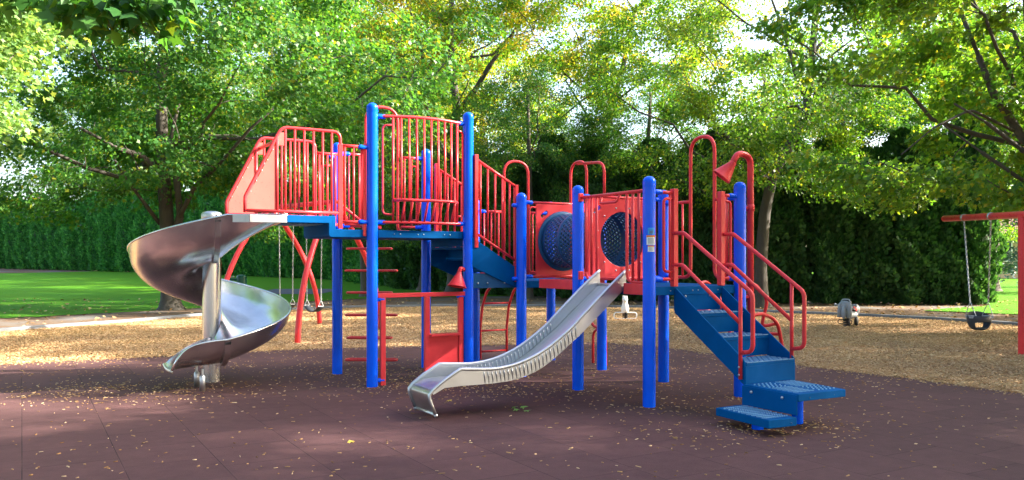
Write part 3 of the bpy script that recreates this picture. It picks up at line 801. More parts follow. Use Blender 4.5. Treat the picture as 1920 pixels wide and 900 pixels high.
MB().prism([(-.7, 2.6), (4, 4.9), (8.7, 2.6), (8.7, 2.45), (-.7, 2.45)], 'tz', -7.6, 7.6).build("roof", ROOF, hs)
for wx in (-5.2, -1.8, 3.4):
    w = MB().box((wx, -.06, 1.0), (wx + 1.4, -.004, 2.2)).build("window", WHITE, hs)
    MB().box((wx + .08, -.075, 1.08), (wx + 1.32, -.064, 2.12)).build("pane", GLASS, w)
MB().box((1.0, -.05, 0), (1.95, -.004, 2.05)).build("door", ROOF, hs)

# ================================================================== the play structure
TH = 30.22
ST = thing("play_structure", "red and blue climbing structure with decks, slides, stairs and a crawl tunnel", "play structure", (.1148, 10.3455, 0), R(TH))
PR = .0635
LOW, MID, TALL = 2.257, 2.904, 3.211
POSTS = {'A': (0, 0, LOW), 'B': (0, -1.22, LOW), 'C': (0, -2.44, LOW), 'E': (1.22, 0, LOW), 'F': (1.22, -1.22, LOW), 'G': (1.22, -2.44, LOW), 'Z': (0, 1.22, LOW), 'D': (1.22, 1.22, LOW),
         'P': (-1.881, .142, TALL), 'Q': (-.661, .142, TALL), 'R': (-1.881, 1.362, MID), 'S': (-.661, 1.362, MID)}
PO = {}
def dome(r, z0, h, n=6): return [(r * math.cos(math.pi / 2 * k / n), z0 + h * math.sin(math.pi / 2 * k / n)) for k in range(n + 1)]
for k, (s, t, h) in POSTS.items():
    o = MB().lathe([(PR + .001, -.1), (PR, 0), (PR, h - .09)], (s, t, 0), 28).build("post", BLUE, ST); PO[k] = o
    MB().lathe([(PR, h - .105), (PR + .0012, h - .10), (PR + .0012, h - .055)] + dome(PR + .0012, h - .055, .055)[1:], (s, t, 0), 28).build("post_cap", BLUE, o)
def clamp(k, z, ds, dt, L=.155, r=.026):
    s, t, _ = POSTS[k]; d = Vector((ds, dt, 0)).normalized(); q = d.cross(Vector((0, 0, 1)))
    m = MB(); p0 = Vector((s, t, z)) + d * (PR - .012); 
    prof = [(0, .8), (.25, 1), (.8, 1), (.93, .8), (1, .35)]
    vs_ = []; n = 10
    for f, w in prof:
        for j in range(n):
            a = 2 * math.pi * j / n
            vs_.append(p0 + d * (f * L * .75) + q * math.cos(a) * r * 1.05 * w + Vector((0, 0, math.sin(a) * r * w)))
    fs_ = [(i * n + j, i * n + (j + 1) % n, (i + 1) * n + (j + 1) % n, (i + 1) * n + j) for i in range(len(prof) - 1) for j in range(n)]
    m.add(vs_, fs_, True); o = len(m.v) - n
    m.f.append(tuple(o + j for j in range(n))); m.sm.append(False)
    return m.build("clamp", BLUE, PO[k])
RT = .0175    # rail tube radius
RB = .0125    # bar radius
def bars(parent, pts, r=RB):
    for a, b in pts: MB().tube([a, b], r, 8).build("bar", RED, parent)

# decks
def deck(s0, s1, t0, t1, z, name="deck", edge=.085):
    c = .075
    poly = [(s0 + c, t0), (s1 - c, t0), (s1 - c, t0 + c), (s1, t0 + c), (s1, t1 - c), (s1 - c, t1 - c), (s1 - c, t1), (s0 + c, t1), (s0 + c, t1 - c), (s0, t1 - c), (s0, t0 + c), (s0 + c, t0 + c)]
    o = MB().prism(poly, 'st', z - edge, z).build(name, DECK, ST, .004)
    bl = MB()
    for f in (.22, .28, .46, .52, .74, .80):
        for tt in (t0 - .004, ):
            bl.ball((s0 + (s1 - s0) * f, tt, z - .042), (.007, .006, .007), 8, 5)
        bl.ball((s0 - .004, t0 + (t1 - t0) * f, z - .042), (.006, .007, .007), 8, 5)
    bl.build("bolt", GALV, o)
    return o
ZL, ZU, ZX = 1.17, 1.772, 1.918
deck(0, 1.22, 0, 1.22, ZL); deck(0, 1.22, -2.44, -1.22, ZL); deck(-1.881, -.661, .142, 1.362, ZU)

# ---- upper deck front barrier: bowed panel with a bench rail
fp = .142
def bow(s, k=.085):
    u = (s + 1.271) / .52; return fp - k * max(0, 1 - u * u)
N_ = 16
top = [Vector((-1.80 + 1.06 * i / N_, bow(-1.80 + 1.06 * i / N_), 3.065 + .012 * math.sin(math.pi * i / N_))) for i in range(N_ + 1)]
bot = [Vector((-1.80 + 1.06 * i / N_, bow(-1.80 + 1.06 * i / N_), 1.862)) for i in range(N_ + 1)]
pan = MB().tube(top, RT).build("barrier_panel", RED, ST)
MB().tube(bot, RT).build("bottom_rail", RED, pan)
ss = [-1.645 + .825 * i / 9 for i in range(10)]
for i, s in enumerate(ss):
    if i in (0, 9): bars(pan, [((s, bow(s), 1.862), (s, bow(s), 3.07))], .014)
    else:
        q = bow(s) - .12
        MB().tube([(s, bow(s), 3.07), (s, bow(s) - .01, 2.5), (s, bow(s), 2.125)], RB, 8).build("bar", RED, pan)
        MB().tube([(s, bow(s) - .115, 2.11), (s, bow(s), 1.865)], RB, 8).build("slanted_bar", RED, pan)
MB().tube([Vector((s, bow(s) - (.115 if 0 < i < 9 else 0), 2.112)) for i, s in enumerate(ss)], .017).build("bench_rail", RED, pan)
MB().tube([Vector((s, bow(s), 2.125)) for s in ss], .012).build("bench_back_rail", RED, pan)
for s0, s1 in ((-1.645, -1.755), (-.82, -.735)):
    MB().tube(fillet([(s0, bow(s0), 2.975), (s1, fp, 2.965), (s1, fp, 1.955), (s0, bow(s0), 1.95)], .05), RB, 8).build("side_loop", RED, pan)
for k, d in (('P', 1), ('Q', -1)):
    clamp(k, 3.065, d, 0); clamp(k, 1.862, d, 0)

# ---- step-up extension toward the spiral slide
poly = [(-2.845, 1.838), (-2.845, ZX), (-2.305, ZX), (-2.305, ZU), (-1.945, ZU), (-1.945, 1.685), (-2.365, 1.685), (-2.385, 1.705), (-2.385, 1.838)]
MB().prism(poly, 'sz', .142, 1.10).build("step_deck", DECK, ST, .006)
sl = MB()
for i in range(7): sl.box((-2.78 + i * .06, .3, 1.829), (-2.755 + i * .06, .95, 1.8375))
sl.build("underside_rib", DECKW, ST)
def entry_panel(t, mirror=False):
    z0 = 1.955
    fr = fillet([(-2.25, t, 1.80), (-2.25, t, 2.853), (-2.90, t, 2.858), (-3.285, t, 2.10), (-3.285, t, 1.935)], [0, .085, .12, .10, 0], 6)
    p = MB().tube(fr, RT).tube([(-3.285, t, z0), (-2.25, t, z0)], RT).build("slide_entry_panel", RED, ST)
    bars(p, [((s, t, z0), (s, t, 2.852)) for s in (-2.86, -2.758, -2.655, -2.552, -2.45, -2.348)], .013)
    bars(p, [((-2.95, t, z0), (-2.95, t, 2.77))], .017)
    MB().prism([(-3.262, 1.972), (-3.262, 2.09), (-2.975, 2.655), (-2.955, 2.655), (-2.955, 1.972)], 'sz', t - .004, t + .004).build("infill_plate", SUNLIT_RED, p)
    bl = MB()
    for q in range(5):
        f = .1 + .2 * q; bl.ball((-3.255 + f * .29, t - .008, 2.10 + f * .57), (.006, .005, .006), 6, 4)
    bl.build("bolt", GALV, p)
    bk = MB().box((-2.945, t - .006, 2.66), (-2.865, t + .006, 2.80)).build("bracket_plate", SUNLIT_RED, p, .003)
    return p
entry_panel(.155); entry_panel(1.075)
MB().tube([(-2.905, .16, 2.735), (-2.905, 1.07, 2.735)], .020).build("overhead_bar", RED, ST)
sq = .027
# short barriers either side of the step
def small_barrier(t, s0, s1, ztop, zbot, n):
    p = MB().tube([(s0, t, ztop), (s1, t, ztop)], RT).build("barrier_panel", RED, ST)
    MB().tube([(s0, t, zbot), (s1, t, zbot)], RT).build("bottom_rail", RED, p)
    bars(p, [((s0 + (s1 - s0) * (i + .5) / n, t, zbot), (s0 + (s1 - s0) * (i + .5) / n, t, ztop)) for i in range(n)])
    return p
small_barrier(.155, -2.25, -1.94, 2.705, 1.86, 3)
MB().tube(fillet([(-2.0, .16, 2.70), (-2.0, .16, 1.83), (-2.20, .16, 1.83)], .07), .014, 8).build("side_loop", RED, ST)
MB().box((-1.99, .13, 1.70), (-1.955, .18, 2.70)).build("upright", RED, ST, .004)
MB().box((-2.275, .138, 1.78), (-2.225, .172, 2.72)).build("upright", RED, ST, .004)
small_barrier(1.08, -2.25, -1.95, 2.72, 1.86, 3)
MB().tube(fillet([(-2.06, 1.1, 2.58), (-2.18, 1.1, 2.58), (-2.18, 1.1, 1.93), (-2.06, 1.1, 1.93)], .05), RB, 8).build("side_loop", RED, ST)
clamp('R', 2.72, -1, -.6); clamp('R', 1.86, -1, -.6); clamp('P', 2.70, -1, 0); clamp('P', 1.86, -1, 0)
MB().ball((-1.955, .16, 2.72), .03).build("rail_socket", RED, ST)
# diagonal brace visible between the rails
MB().tube([(-1.93, 1.25, 2.16), (-1.45, 1.34, 1.83)], .02).build("brace_rail", RED, ST)

# ---- back barrier of upper deck (R to S) with the pole climber opening
p = small_barrier(1.362, -1.02, -.73, 2.77, 1.86, 3); clamp('S', 2.77, -1, 0); clamp('S', 1.86, -1, 0)
MB().tube(fillet([(-.86, 1.362, 2.66), (-.80, 1.362, 2.66), (-.80, 1.362, 1.95), (-.86, 1.362, 1.95)], .04), RB, 8).build("side_loop", RED, p)
MB().tube(fillet([(-1.49, 1.40, 1.74), (-1.49, 1.40, 3.41), (-1.05, 1.40, 3.41), (-1.05, 1.40, 1.80), (-.9, 1.38, 1.80)], [0, .2, .2, .08, 0], 8), .020).build("hand_arch", RED, ST)
p = small_barrier(1.362, -1.80, -1.52, 2.77, 1.86, 2); clamp('R', 2.77, 1, 0); clamp('R', 1.86, 1, 0)

# ---- pole climber with loop rungs
pc = Vector((-1.30, 1.80, 0)); dx = Vector((.864, -.503, 0)); dy = Vector((.503, .864, 0))
pl = MB().tube([pc + Vector((0, 0, -.05)), pc + Vector((0, 0, 1.95))], .023).build("pole_climber", RED, ST)
MB().tube([pc + Vector((0, 0, 1.85)), pc + Vector((0, -.42, 1.85))], .020).build("pole_bracket", RED, pl)
for i, z in enumerate((.09, .385, .69, .99, 1.285, 1.58)):
    hl, hr = ((.32, .37), (.30, .30), (.32, .37), (.30, .30), (.32, .37), (.30, .30))[i]
    q = fillet([pc + dx * a + dy * b + Vector((0, 0, z)) for a, b in ((-hl, .0), (-hl, .13), (hr, .13), (hr, -.04), (0, -.02))], .06, 5, True)
    MB().tube(q, .0145, 8, True).build("rung", RED, pl)

# ---- shop-front panel under the upper deck
sf = MB().box((-1.82, .115, 1.002), (-.70, .169, 1.052)).build("shop_panel", REDP, ST, .004)
for a, b in ((-1.785, -1.725), (-1.235, -1.175), (-.795, -.735)):
    MB().box((a, .118, .005 if a < -1.5 else .02), (b, .166, 1.0)).build("upright", REDP, sf, .004)
MB().box((-1.172, .132, .10), (-.798, .150, .53)).build("lower_board", REDP, sf, .003)
MB().box((-1.185, .055, .535), (-.785, .20, .562)).build("counter", REDP, sf, .006)
for k, d in (('P', 1), ('Q', -1)): clamp(k, .985 if k == 'P' else 1.0, d, 0, .14); 
clamp('P', .065, 1, 0, .14)
# cone listening horn under the deck
hn = MB().lathe([(.026, .0), (.030, .02), (.108, .170), (.114, .175), (.114, .182), (.105, .177), (.026, .03)], (-.80, .10, 1.29), 24, Vector((-.22, -.06, -1))).build("talk_horn", RED, ST)
MB().tube(fillet([(-.80, .10, 1.27), (-.79, .10, 1.335), (-.70, .142, 1.31)], .04), .025).build("horn_pipe", RED, hn)

# ---- short stair between the decks
def stair_side(t, tw, sgn):
    o = MB().prism([(-.655, 1.72), (-.655, 1.36), (-.02, 1.085), (-.02, 1.335)], 'sz', t, t + tw).build("stair_side_plate", DECK, ST, .003)
    p = MB().tube([(-.60, t + .01, 2.655), (-.02, t + .01, 2.335)], .019).build("stair_rail_panel", RED, ST)
    MB().tube([(-.60, t + .01, 1.765), (-.02, t + .01, 1.42)], .017).build("bottom_rail", RED, p)
    bars(p, [((-.52 + .102 * i, t + .01, 1.765 - .345 * (.08 + .102 * i) / .58), (-.52 + .102 * i, t + .01, 2.655 - .32 * (.08 + .102 * i) / .58)) for i in range(5)], .0135)
    MB().box((-.045, t - .018, 1.16), (.0, t + .038, 2.36)).build("upright", RED, p, .004)
    MB().box((-.605, t - .018, 1.58), (-.56, t + .038, 2.70)).build("upright", RED, p, .004)
stair_side(.085, .02, 1); stair_side(1.20, .02, 1)
stp = MB()
for s0, s1, z in ((-.655, -.43, 1.59), (-.43, -.215, 1.45), (-.215, 0, 1.30)):
    stp.box((s0, .108, z - .03), (s1, 1.198, z)).box((s0 - .012, .108, z + .002), (s0, 1.198, z + .13))
stp.build("stair_tread", DECK, ST, .003)
ap = MB().box((-.66, .104, 1.09), (-.02, .112, 1.27)).build("stair_skirt", TUN, ST)
b_ = MB()
for s in (-.55, -.42, -.18, -.06): b_.ball((s, .098, 1.15), .012, 8, 5)
b_.build("bolt", GALV, ap)
clamp('A', 2.10, -1, .1, .10); clamp('A', 1.20, -1, .1, .10); clamp('Q', 2.62, 1, 0, .1)

# ---- lower deck barriers and tunnel panels
def circ(cx, cz, r, n=40, a0=0): return [(cx + r * math.cos(2 * math.pi * k / n + a0), cz + r * math.sin(2 * math.pi * k / n + a0)) for k in range(n)]
def slot(cx, cz, L, w, ang, n=6):
    out = []
    for sgn in (1, -1):
        for k in range(n + 1):
            a = -math.pi / 2 + math.pi * k / n
            x = sgn * (L / 2 + w * math.cos(a)); y = sgn * w * math.sin(a)
            out.append((cx + x * math.cos(ang) - y * math.sin(ang), cz + x * math.sin(ang) + y * math.cos(ang)))
    return out
def tunnel_panel(t, s0, s1, face):
    cz = 1.667
    o = MB().plate([(s0, 1.205), (s1, 1.205), (s1, 2.125), (s0, 2.125)], [circ(.61, cz, .312), slot(s0 + .12, 2.0, .07, .026, R(35)), slot(s1 - .12, 2.0, .07, .026, R(145))], 'sz', t - .010, t + .010).build("tunnel_panel", REDP, ST, .003)
    for zz in (2.14, 1.225): MB().tube([(.09, t, zz), (1.13, t, zz)], RT).build("panel_rail", RED, o)
    b_ = MB()
    for k in range(12):
        a = 2 * math.pi * k / 12 + .26; b_.ball((.61 + .365 * math.cos(a), t + face * .012, cz + .365 * math.sin(a)), (.011, .008, .011), 8, 5)
    b_.build("bolt", GALV, o)
    return o
tp_ = tunnel_panel(0, .21, 1.10, -1)
MB().tube(fillet([(.21, 0, 2.085), (.115, 0, 2.085), (.115, 0, 1.28), (.21, 0, 1.28)], .05), RB, 8).build("side_loop", RED, tp_)
tp2 = tunnel_panel(-1.22, .13, 1.10, -1)
for k in 'AE': 
    d = 1 if k == 'A' else -1; clamp(k, 2.14, d, 0); clamp(k, 1.225, d, 0)
for k in 'BF':
    d = 1 if k == 'B' else -1; clamp(k, 2.14, d, 0); clamp(k, 1.225, d, 0)
# perforated tube
tb = MB(); nc = 40; cz = 1.667; rT = .330
def ring_pt(t, k): a = 2 * math.pi * k / nc; return (.61 + rT * math.cos(a), t, cz + rT * math.sin(a))
segs = [(0, .09, 0), (.09, .36, 5), (.36, .43, 0), (.43, .79, 7), (.79, .86, 0), (.86, 1.13, 5), (1.13, 1.22, 0)]
for a0, a1, rows in segs:
    if rows == 0:
        vs_ = [ring_pt(-a0, k) for k in range(nc)] + [ring_pt(-a1, k) for k in range(nc)]
        tb.add(vs_, [(k, (k + 1) % nc, nc + (k + 1) % nc, nc + k) for k in range(nc)], True)
    else:
        dt_ = (a1 - a0) / rows
        for r_ in range(rows):
            for k in range(nc):
                off = .5 if r_ % 2 else 0
                y0, y1 = -(a0 + r_ * dt_), -(a0 + (r_ + 1) * dt_); k0, k1 = k + off, k + 1 + off
                if off: pass
                ym, km = (y0 + y1) / 2, (k0 + k1) / 2; g = .43
                c = [ring_pt(y0, k0), ring_pt(y0, k1), ring_pt(y1, k1), ring_pt(y1, k0)]
                d = [ring_pt(ym + (y0 - ym) * 2 * g, km), ring_pt(ym, km + g), ring_pt(ym + (y1 - ym) * 2 * g, km), ring_pt(ym, km - g)]
                tb.add(c + d, [(0, 1, 4), (1, 5, 4), (1, 2, 5), (2, 6, 5), (2, 3, 6), (3, 7, 6), (3, 0, 7), (0, 4, 7)], True)
tub = tb.build("crawl_tunnel", TUN, ST)
sm_ = tub.modifiers.new("thickness", 'SOLIDIFY'); sm_.thickness = .012; sm_.offset = 0
for tt in (-.006, -1.214):
    s_ = -1 if tt > -.5 else 1
    MB().lathe([(.318, .004), (.318, .02), (.345, .02), (.352, .016), (.375, .014), (.377, .004)], (.61, tt, cz), 44, Vector((0, s_, 0))).build("tunnel_flange", TUN, tub)
for tt in (-.395, -.825):
    MB().lathe([(.337, -.03), (.344, -.026), (.344, .026), (.337, .03)], (.61, tt, cz), 44, Vector((0, 1, 0))).build("tunnel_band", TUN, tub)
MB().prism([(-.40, 1.10), (-1.15, 1.10), (-1.15, 1.205), (-.40, 1.205)], 'tz', .005, .42).build("tunnel_shelf", REDP, ST, .006)

# ---- slide entry panel (B to C)
p = MB().tube([(0, -1.29, 2.118), (0, -2.375, 2.118)], RT).build("slide_entry_panel", RED, ST)
bars(p, [((0, -1.375, 1.26), (0, -1.375, 2.11)), ((0, -1.475, 1.27), (0, -1.475, 2.11)), ((0, -1.57, 1.11), (0, -1.57, 2.11))], .0145)
MB().tube(fillet([(0, -1.375, 1.30), (0, -1.40, 1.23), (0, -1.50, 1.225), (0, -1.57, 1.225)], .05), .0145, 8).build("side_loop", RED, p)
MB().tube(fillet([(0, -2.09, 2.11), (0, -2.09, 1.215), (0, -2.375, 1.21)], .10), .016, 8).build("side_loop", RED, p)
bars(p, [((0, -2.185, 1.215), (0, -2.185, 2.11)), ((0, -2.28, 1.215), (0, -2.28, 2.11))], .0145)
MB().tube(fillet([(0, -1.66, 2.112), (-.03, -1.68, 2.03), (-.03, -1.96, 2.03), (0, -1.98, 2.112)], .04), .014, 8).build("grab_handle", RED, p)
MB().prism([(-2.06, 1.09), (-2.385, 1.09), (-2.385, 1.20), (-2.06, 1.20)], 'tz', -.022, -.006).build("sill_plate", REDP, p, .003)
for z in (2.118, 1.265): MB().box((-.035, -1.30, z - .045), (.02, -1.272, z + .045)).build("bracket_plate", RED, p, .004)

# ---- straight slide
ft, nt_ = -1.58, -2.03
topP = [(.03, 1.318), (-.205, 1.135), (-.519, .87), (-.644, .762), (-.866, .612), (-1.06, .514), (-1.271, .446), (-1.476, .418), (-1.64, .422), (-1.86, .437), (-2.024, .347), (-2.15, .268)]
botP = [(.03, 1.155), (-.205, .965), (-.519, .712), (-.644, .622), (-.866, .468), (-1.06, .368), (-1.271, .310), (-1.476, .292), (-1.64, .290), (-1.86, .292), (-2.02, .285), (-2.13, .235)]
def refine(P, n=4):
    out = []
    for i in range(len(P) - 1):
        p0 = P[max(i - 1, 0)]; p1 = P[i]; p2 = P[i + 1]; p3 = P[min(i + 2, len(P) - 1)]
        for k in range(n):
            t = k / n
            out.append(tuple(.5 * ((2 * p1[j]) + (-p0[j] + p2[j]) * t + (2 * p0[j] - 5 * p1[j] + 4 * p2[j] - p3[j]) * t * t + (-p0[j] + 3 * p1[j] - 3 * p2[j] + p3[j]) * t ** 3) for j in (0, 1)))
    return out + [P[-1]]
tq, bq = refine(topP[:10]) + topP[10:], refine(botP[:10]) + botP[10:]
sl_ = MB(); n = len(bq)
bed = [(a, z + .035) for a, z in bq]
sl_.add([(a, nt_ + .012, z) for a, z in bed] + [(a, ft - .012, z) for a, z in bed] + [(a, nt_ + .012, z - .02) for a, z in bed] + [(a, ft - .012, z - .02) for a, z in bed],
        [(i, i + 1, n + i + 1, n + i) for i in range(n - 1)] + [(2 * n + i, 3 * n + i, 3 * n + i + 1, 2 * n + i + 1) for i in range(n - 1)], True)
slide = sl_.build("straight_slide", SLIDE, ST)
for yy in (nt_, ft):
    w = MB()
    w.add([(a, yy - .008, z) for a, z in tq] + [(a, yy - .008, z) for a, z in bq] + [(a, yy + .008, z) for a, z in tq] + [(a, yy + .008, z) for a, z in bq],
          [(i, i + 1, n + i + 1, n + i) for i in range(n - 1)] + [(2 * n + i, 3 * n + i, 3 * n + i + 1, 2 * n + i + 1) for i in range(n - 1)] + [(n + i, n + i + 1, 3 * n + i + 1, 3 * n + i) for i in range(n - 1)], False)
    sw = w.build("side_wall", SLIDE, slide)
    # pressed ribs where the chute curves
    rb_ = MB()
    for k in range(25):
        s = -.60 - 1.02 * k / 24
        j = min(range(n), key=lambda i: abs(tq[i][0] - s)); jj = j
        u = Vector((tq[j][0] - bq[j][0], 0, tq[j][1] - bq[j][1]))
        for sd in (-1, 1):
            a = Vector((s, yy + sd * .008, lerp_tab([(-x, z) for x, z in tq], -s) - .012)); b = Vector((s + .012, yy + sd * .008, lerp_tab([(-x, z) for x, z in bq], -s) + .012))
            rb_.tube([a, a * .75 + b * .25 + Vector((0, sd * .003, 0)), b], [.003, .008, .003], 6)
    rb_.build("pressed_rib", SLIDE, sw)
    lipc = [(-2.02, .35), (-2.135, .275), (-2.168, .235), (-2.165, .195), (-2.145, .14), (-2.105, .045)]
    MB().tube([Vector((a, yy, z + .006)) for a, z in tq[:-1]] + [Vector((a, yy, z)) for a, z in lipc[1:]], .0165, 10).ball((-2.105, yy, .045), .02).build("side_rail", SLIDE, slide)
cl_ = refine([(-2.03, .318), (-2.10, .285), (-2.15, .247), (-2.158, .21), (-2.14, .145), (-2.10, .05)], 5); m = len(cl_)
MB().add([(a, nt_, z) for a, z in cl_] + [(a, ft, z) for a, z in cl_] + [(a + .008, nt_, z - .004) for a, z in cl_] + [(a + .008, ft, z - .004) for a, z in cl_],
         [(i, i + 1, m + i + 1, m + i) for i in range(m - 1)] + [(2 * m + i, 3 * m + i, 3 * m + i + 1, 2 * m + i + 1) for i in range(m - 1)], True).tube([(-2.10, nt_, .046), (-2.10, ft, .046)], .012).build("exit_lip", LIP, slide)
MB().tube([(.01, -1.6, 1.17), (.01, -2.01, 1.17)], .02).build("entry_flange", SLIDE, slide)
MB().tube([(a, (nt_ + ft) / 2 - .03, z + .003) for a, z in bed[:28]], .004, 6).build("bed_crease", SLIDE, slide)

# ---- barriers and posts of the stair deck
def gate(sq_, k, dirn):
    s, t = sq_, -2.44
    o = MB().box((s - .028, t - .03, 1.172), (s + .028, t + .03, 2.145)).build("stair_upright", RED, ST, .004)
    e = POSTS[k][0] + dirn * .09
    for zz in (2.105, 1.245): MB().tube([(s, t, zz), (e, t, zz)], RT).build("rail", RED, o)
    a = s - dirn * .055; b = s - dirn * .135
    MB().tube(fillet([(s, t, 2.045), (b, t, 2.045), (b, t, 1.32), (s, t, 1.32)], .05), .0145, 8).build("side_loop", RED, o)
    MB().tube([(a, t, 1.245), (a, t, 2.10)], .0135, 8).build("bar", RED, o)
    clamp(k, 2.105, dirn, 0); clamp(k, 1.245, dirn, 0)
gate(.318, 'C', 1); gate(.952, 'G', -1)
# back edge F-G: loop arch with barrier stubs
ar = MB().tube(fillet([(1.22, -1.34, 1.235), (1.22, -1.685, 1.235), (1.22, -1.685, 2.80), (1.22, -2.065, 2.80), (1.22, -2.065, 1.235), (1.22, -2.33, 1.235)], [0, .12, .19, .19, .12, 0], 9), .020).build("hand_arch", RED, ST)
for t0, t1 in ((-1.30, -1.685), (-2.065, -2.36)):
    o = MB().tube([(1.22, t0, 2.09), (1.22, t1, 2.09)], RT).build("barrier_rail", RED, ST)
    bars(o, [((1.22, t0 + (t1 - t0) * f, 1.235), (1.22, t0 + (t1 - t0) * f, 2.09)) for f in (.3, .65)])
clamp('F', 2.09, 0, -1); clamp('F', 1.235, 0, -1); clamp('G', 2.09, 0, 1); clamp('G', 1.235, 0, 1)
# talk tube beside post G
tk = MB().tube(fillet([(1.375, -2.44, -.05), (1.375, -2.44, 2.53), (1.19, -2.44, 2.56), (1.10, -2.43, 2.415)], [0, .13, .11, 0], 8), .034, 14).build("talk_tube", RED, ST)
MB().lathe([(.034, -.01), (.040, .0), (.040, .02), (.104, .180), (.109, .185), (.109, .193), (.099, .187), (.034, .04)], (1.125, -2.44, 2.45), 28, Vector((-.50, .41, -.77))).build("talk_horn", RED, tk)
for z in (1.985, .80, 1.045):
    o = MB().lathe([(.035, -.035), (.042, -.032), (.042, .032), (.035, .035)], (1.375, -2.44, z), 18).tube([(1.335, -2.44, z), (1.27, -2.44, z)], .016, 8).build("collar", RED, tk)
MB().box((1.28, -2.455, .04), (1.35, -2.425, .08)).build("foot_bracket", RED, tk)

# ---- main stairs
def stringer(s, w):
    return MB().prism([(-2.445, 1.150), (-2.445, .908), (-3.392, .300), (-3.392, .512), (-3.36, .545), (-2.46, 1.155)], 'tz', s, s + w).build("stair_side_plate", DECK, ST, .003)
for s in (.318, .952): stringer(s, .014)
def tread(t0, t1, z, s0=.334, s1=.950):
    o = MB().prism([(t1, z - .035), (t1, z), (t0 - .012, z), (t0 - .012, z - .006), (t1 + .05, z - .035)], "tz", s0, s1).build("stair_tread", DECK, ST, .002)
    g = MB(); n = 9
    for i in range(n):
        for j in range(4):
            a = s0 + .03 + (s1 - s0 - .06) * i / n; b = t1 + .035 + (t0 - t1 - .05) * j / 4
            g.box((a, b, z - .001), (a + .042, b + .022, z + .005), .5 if (i + j) % 2 else -.5)
    g.build("tread_grip", DECKW, o)
    nb = MB()
    for i in range(8): nb.box((s0 + (s1 - s0) * i / 8 + .004, t1 - .002, z - .004), (s0 + (s1 - s0) * (i + 1) / 8 - .004, t1 + .012, z + .002))
    nb.build("tread_nosing", DECKW, o)
for i, (t1, z) in enumerate(((-2.757, .920), (-3.083, .716), (-3.397, .512))):
    tread(t1 + .335, t1, z)
for t1, z0, z1 in ((-2.44, .925, 1.10), (-2.757, .725, .884), (-3.083, .520, .680)):
    MB().box((.334, t1 + .008, z0), (.950, t1 + .020, z1)).build("riser", DECK, ST)
MB().box((.322, -3.398, .31), (.962, -3.385, .476)).build("riser", DECK, ST, .002)
b_ = MB()
for s in (.47, .80): b_.ball((s, -2.437, 1.07), .012, 8, 5)
b_.build("bolt", GALV, ST)
def handrail(s):
    o = MB().tube([(s, -3.352, .36), (s, -3.352, 1.225)], .0175).build("handrail", RED, ST)
    MB().tube(fillet([(s, -2.44, 1.70), (s, -2.60, 1.70), (s, -3.30, 1.262), (s, -3.50, 1.137), (s, -3.50, .62), (s, -3.36, .60)], [0, .07, .3, .10, .13, 0], 7), .0195).build("upper_rail", RED, o)
    MB().tube(fillet([(s, -2.44, 1.385), (s, -2.585, 1.385), (s, -3.352, .865)], .07), .0185).build("lower_rail", RED, o)
    MB().ball((s - .02, -3.352, .40), (.008, .01, .01), 8, 5).ball((s - .02, -3.352, .47), (.008, .01, .01), 8, 5).build("bolt", GALV, o)
handrail(.303); handrail(.967)
# ---- step pads
def pad(poly, z, th, xline):
    o = MB().prism(poly, 'st', z - th, z).build("step_pad", DECK, ST, .006)
    P = np.array(poly); c = P.mean(0); g = MB()
    from_pt = lambda u, v: ((1 - u) * (1 - v) * P[0] + u * (1 - v) * P[1] + u * v * P[2] + (1 - u) * v * P[3])
    for i in range(11):
        for j in range(9):
            u, v = (i + .5) / 11, (j + .5) / 9
            if abs((u - .5)) < .035 + xline and xline: continue
            q = from_pt(.06 + .88 * u, .08 + .84 * v)
            up = (u - .5) * (v - .5) > 0
            L = .034; g.box((q[0] - L * .62, q[1] - .007, z - .001), (q[0] + L * .62, q[1] + .007, z + .006), R(42) if up else R(-42))
    g.build("tread_grip", DECKW, o)
    return o
p1 = pad([(.285, -3.402), (.90, -3.402), (.84, -4.055), (.278, -4.03)], .322, .065, .03)
p2 = pad([(-.045, -3.40), (.272, -3.40), (.215, -4.07), (-.085, -4.045)], .142, .07, .0)
rs = MB().prism([(-3.405, .142), (-4.02, .142), (-4.02, .312), (-3.405, .312)], 'tz', .268, .280).build("riser", DECK, p1, .002)
b_ = MB()
for t in (-3.52, -3.87): b_.ball((.264, t, .27), .014, 8, 5)
b_.build("bolt", GALV, p1)
MB().lathe([(.05, -.1), (.05, .255)], (.60, -3.74, 0), 18).build("pad_post", BLUE, p1)
MB().lathe([(.05, -.1), (.05, .07)], (.11, -3.74, 0), 18).build("pad_post", BLUE, p2)
b_ = MB()
for s in (.40, .70): b_.ball((s, -4.045, .285), .007, 6, 4)
b_.ball((.15, -4.07, .1), .007, 6, 4).build("bolt", TUN, p1)

# ---- hand arches and climbers behind the lower decks
o = MB().tube(fillet([(.45, 1.22, 1.17), (.45, 1.22, 2.80), (.84, 1.22, 2.80), (.84, 1.22, 1.17)], .19, 8), .019).build("hand_arch", RED, ST)
o = MB().tube(fillet([(1.22, .72, 1.17), (1.22, .72, 2.76), (1.22, .34, 2.76), (1.22, .34, 1.17)], .19, 8), .019).build("hand_arch", RED, ST)
MB().tube(fillet([(1.22, .56, 2.735), (1.22, -.055, 2.70), (1.22, -.055, 2.14)], .16, 7), .019).build("arch_link", RED, o)
small_barrier(1.22, .08, .42, 2.09, 1.24, 3); small_barrier(1.22, .87, 1.14, 2.09, 1.24, 3)
clamp('Z', 2.09, 1, 0); clamp('D', 2.09, -1, 0)
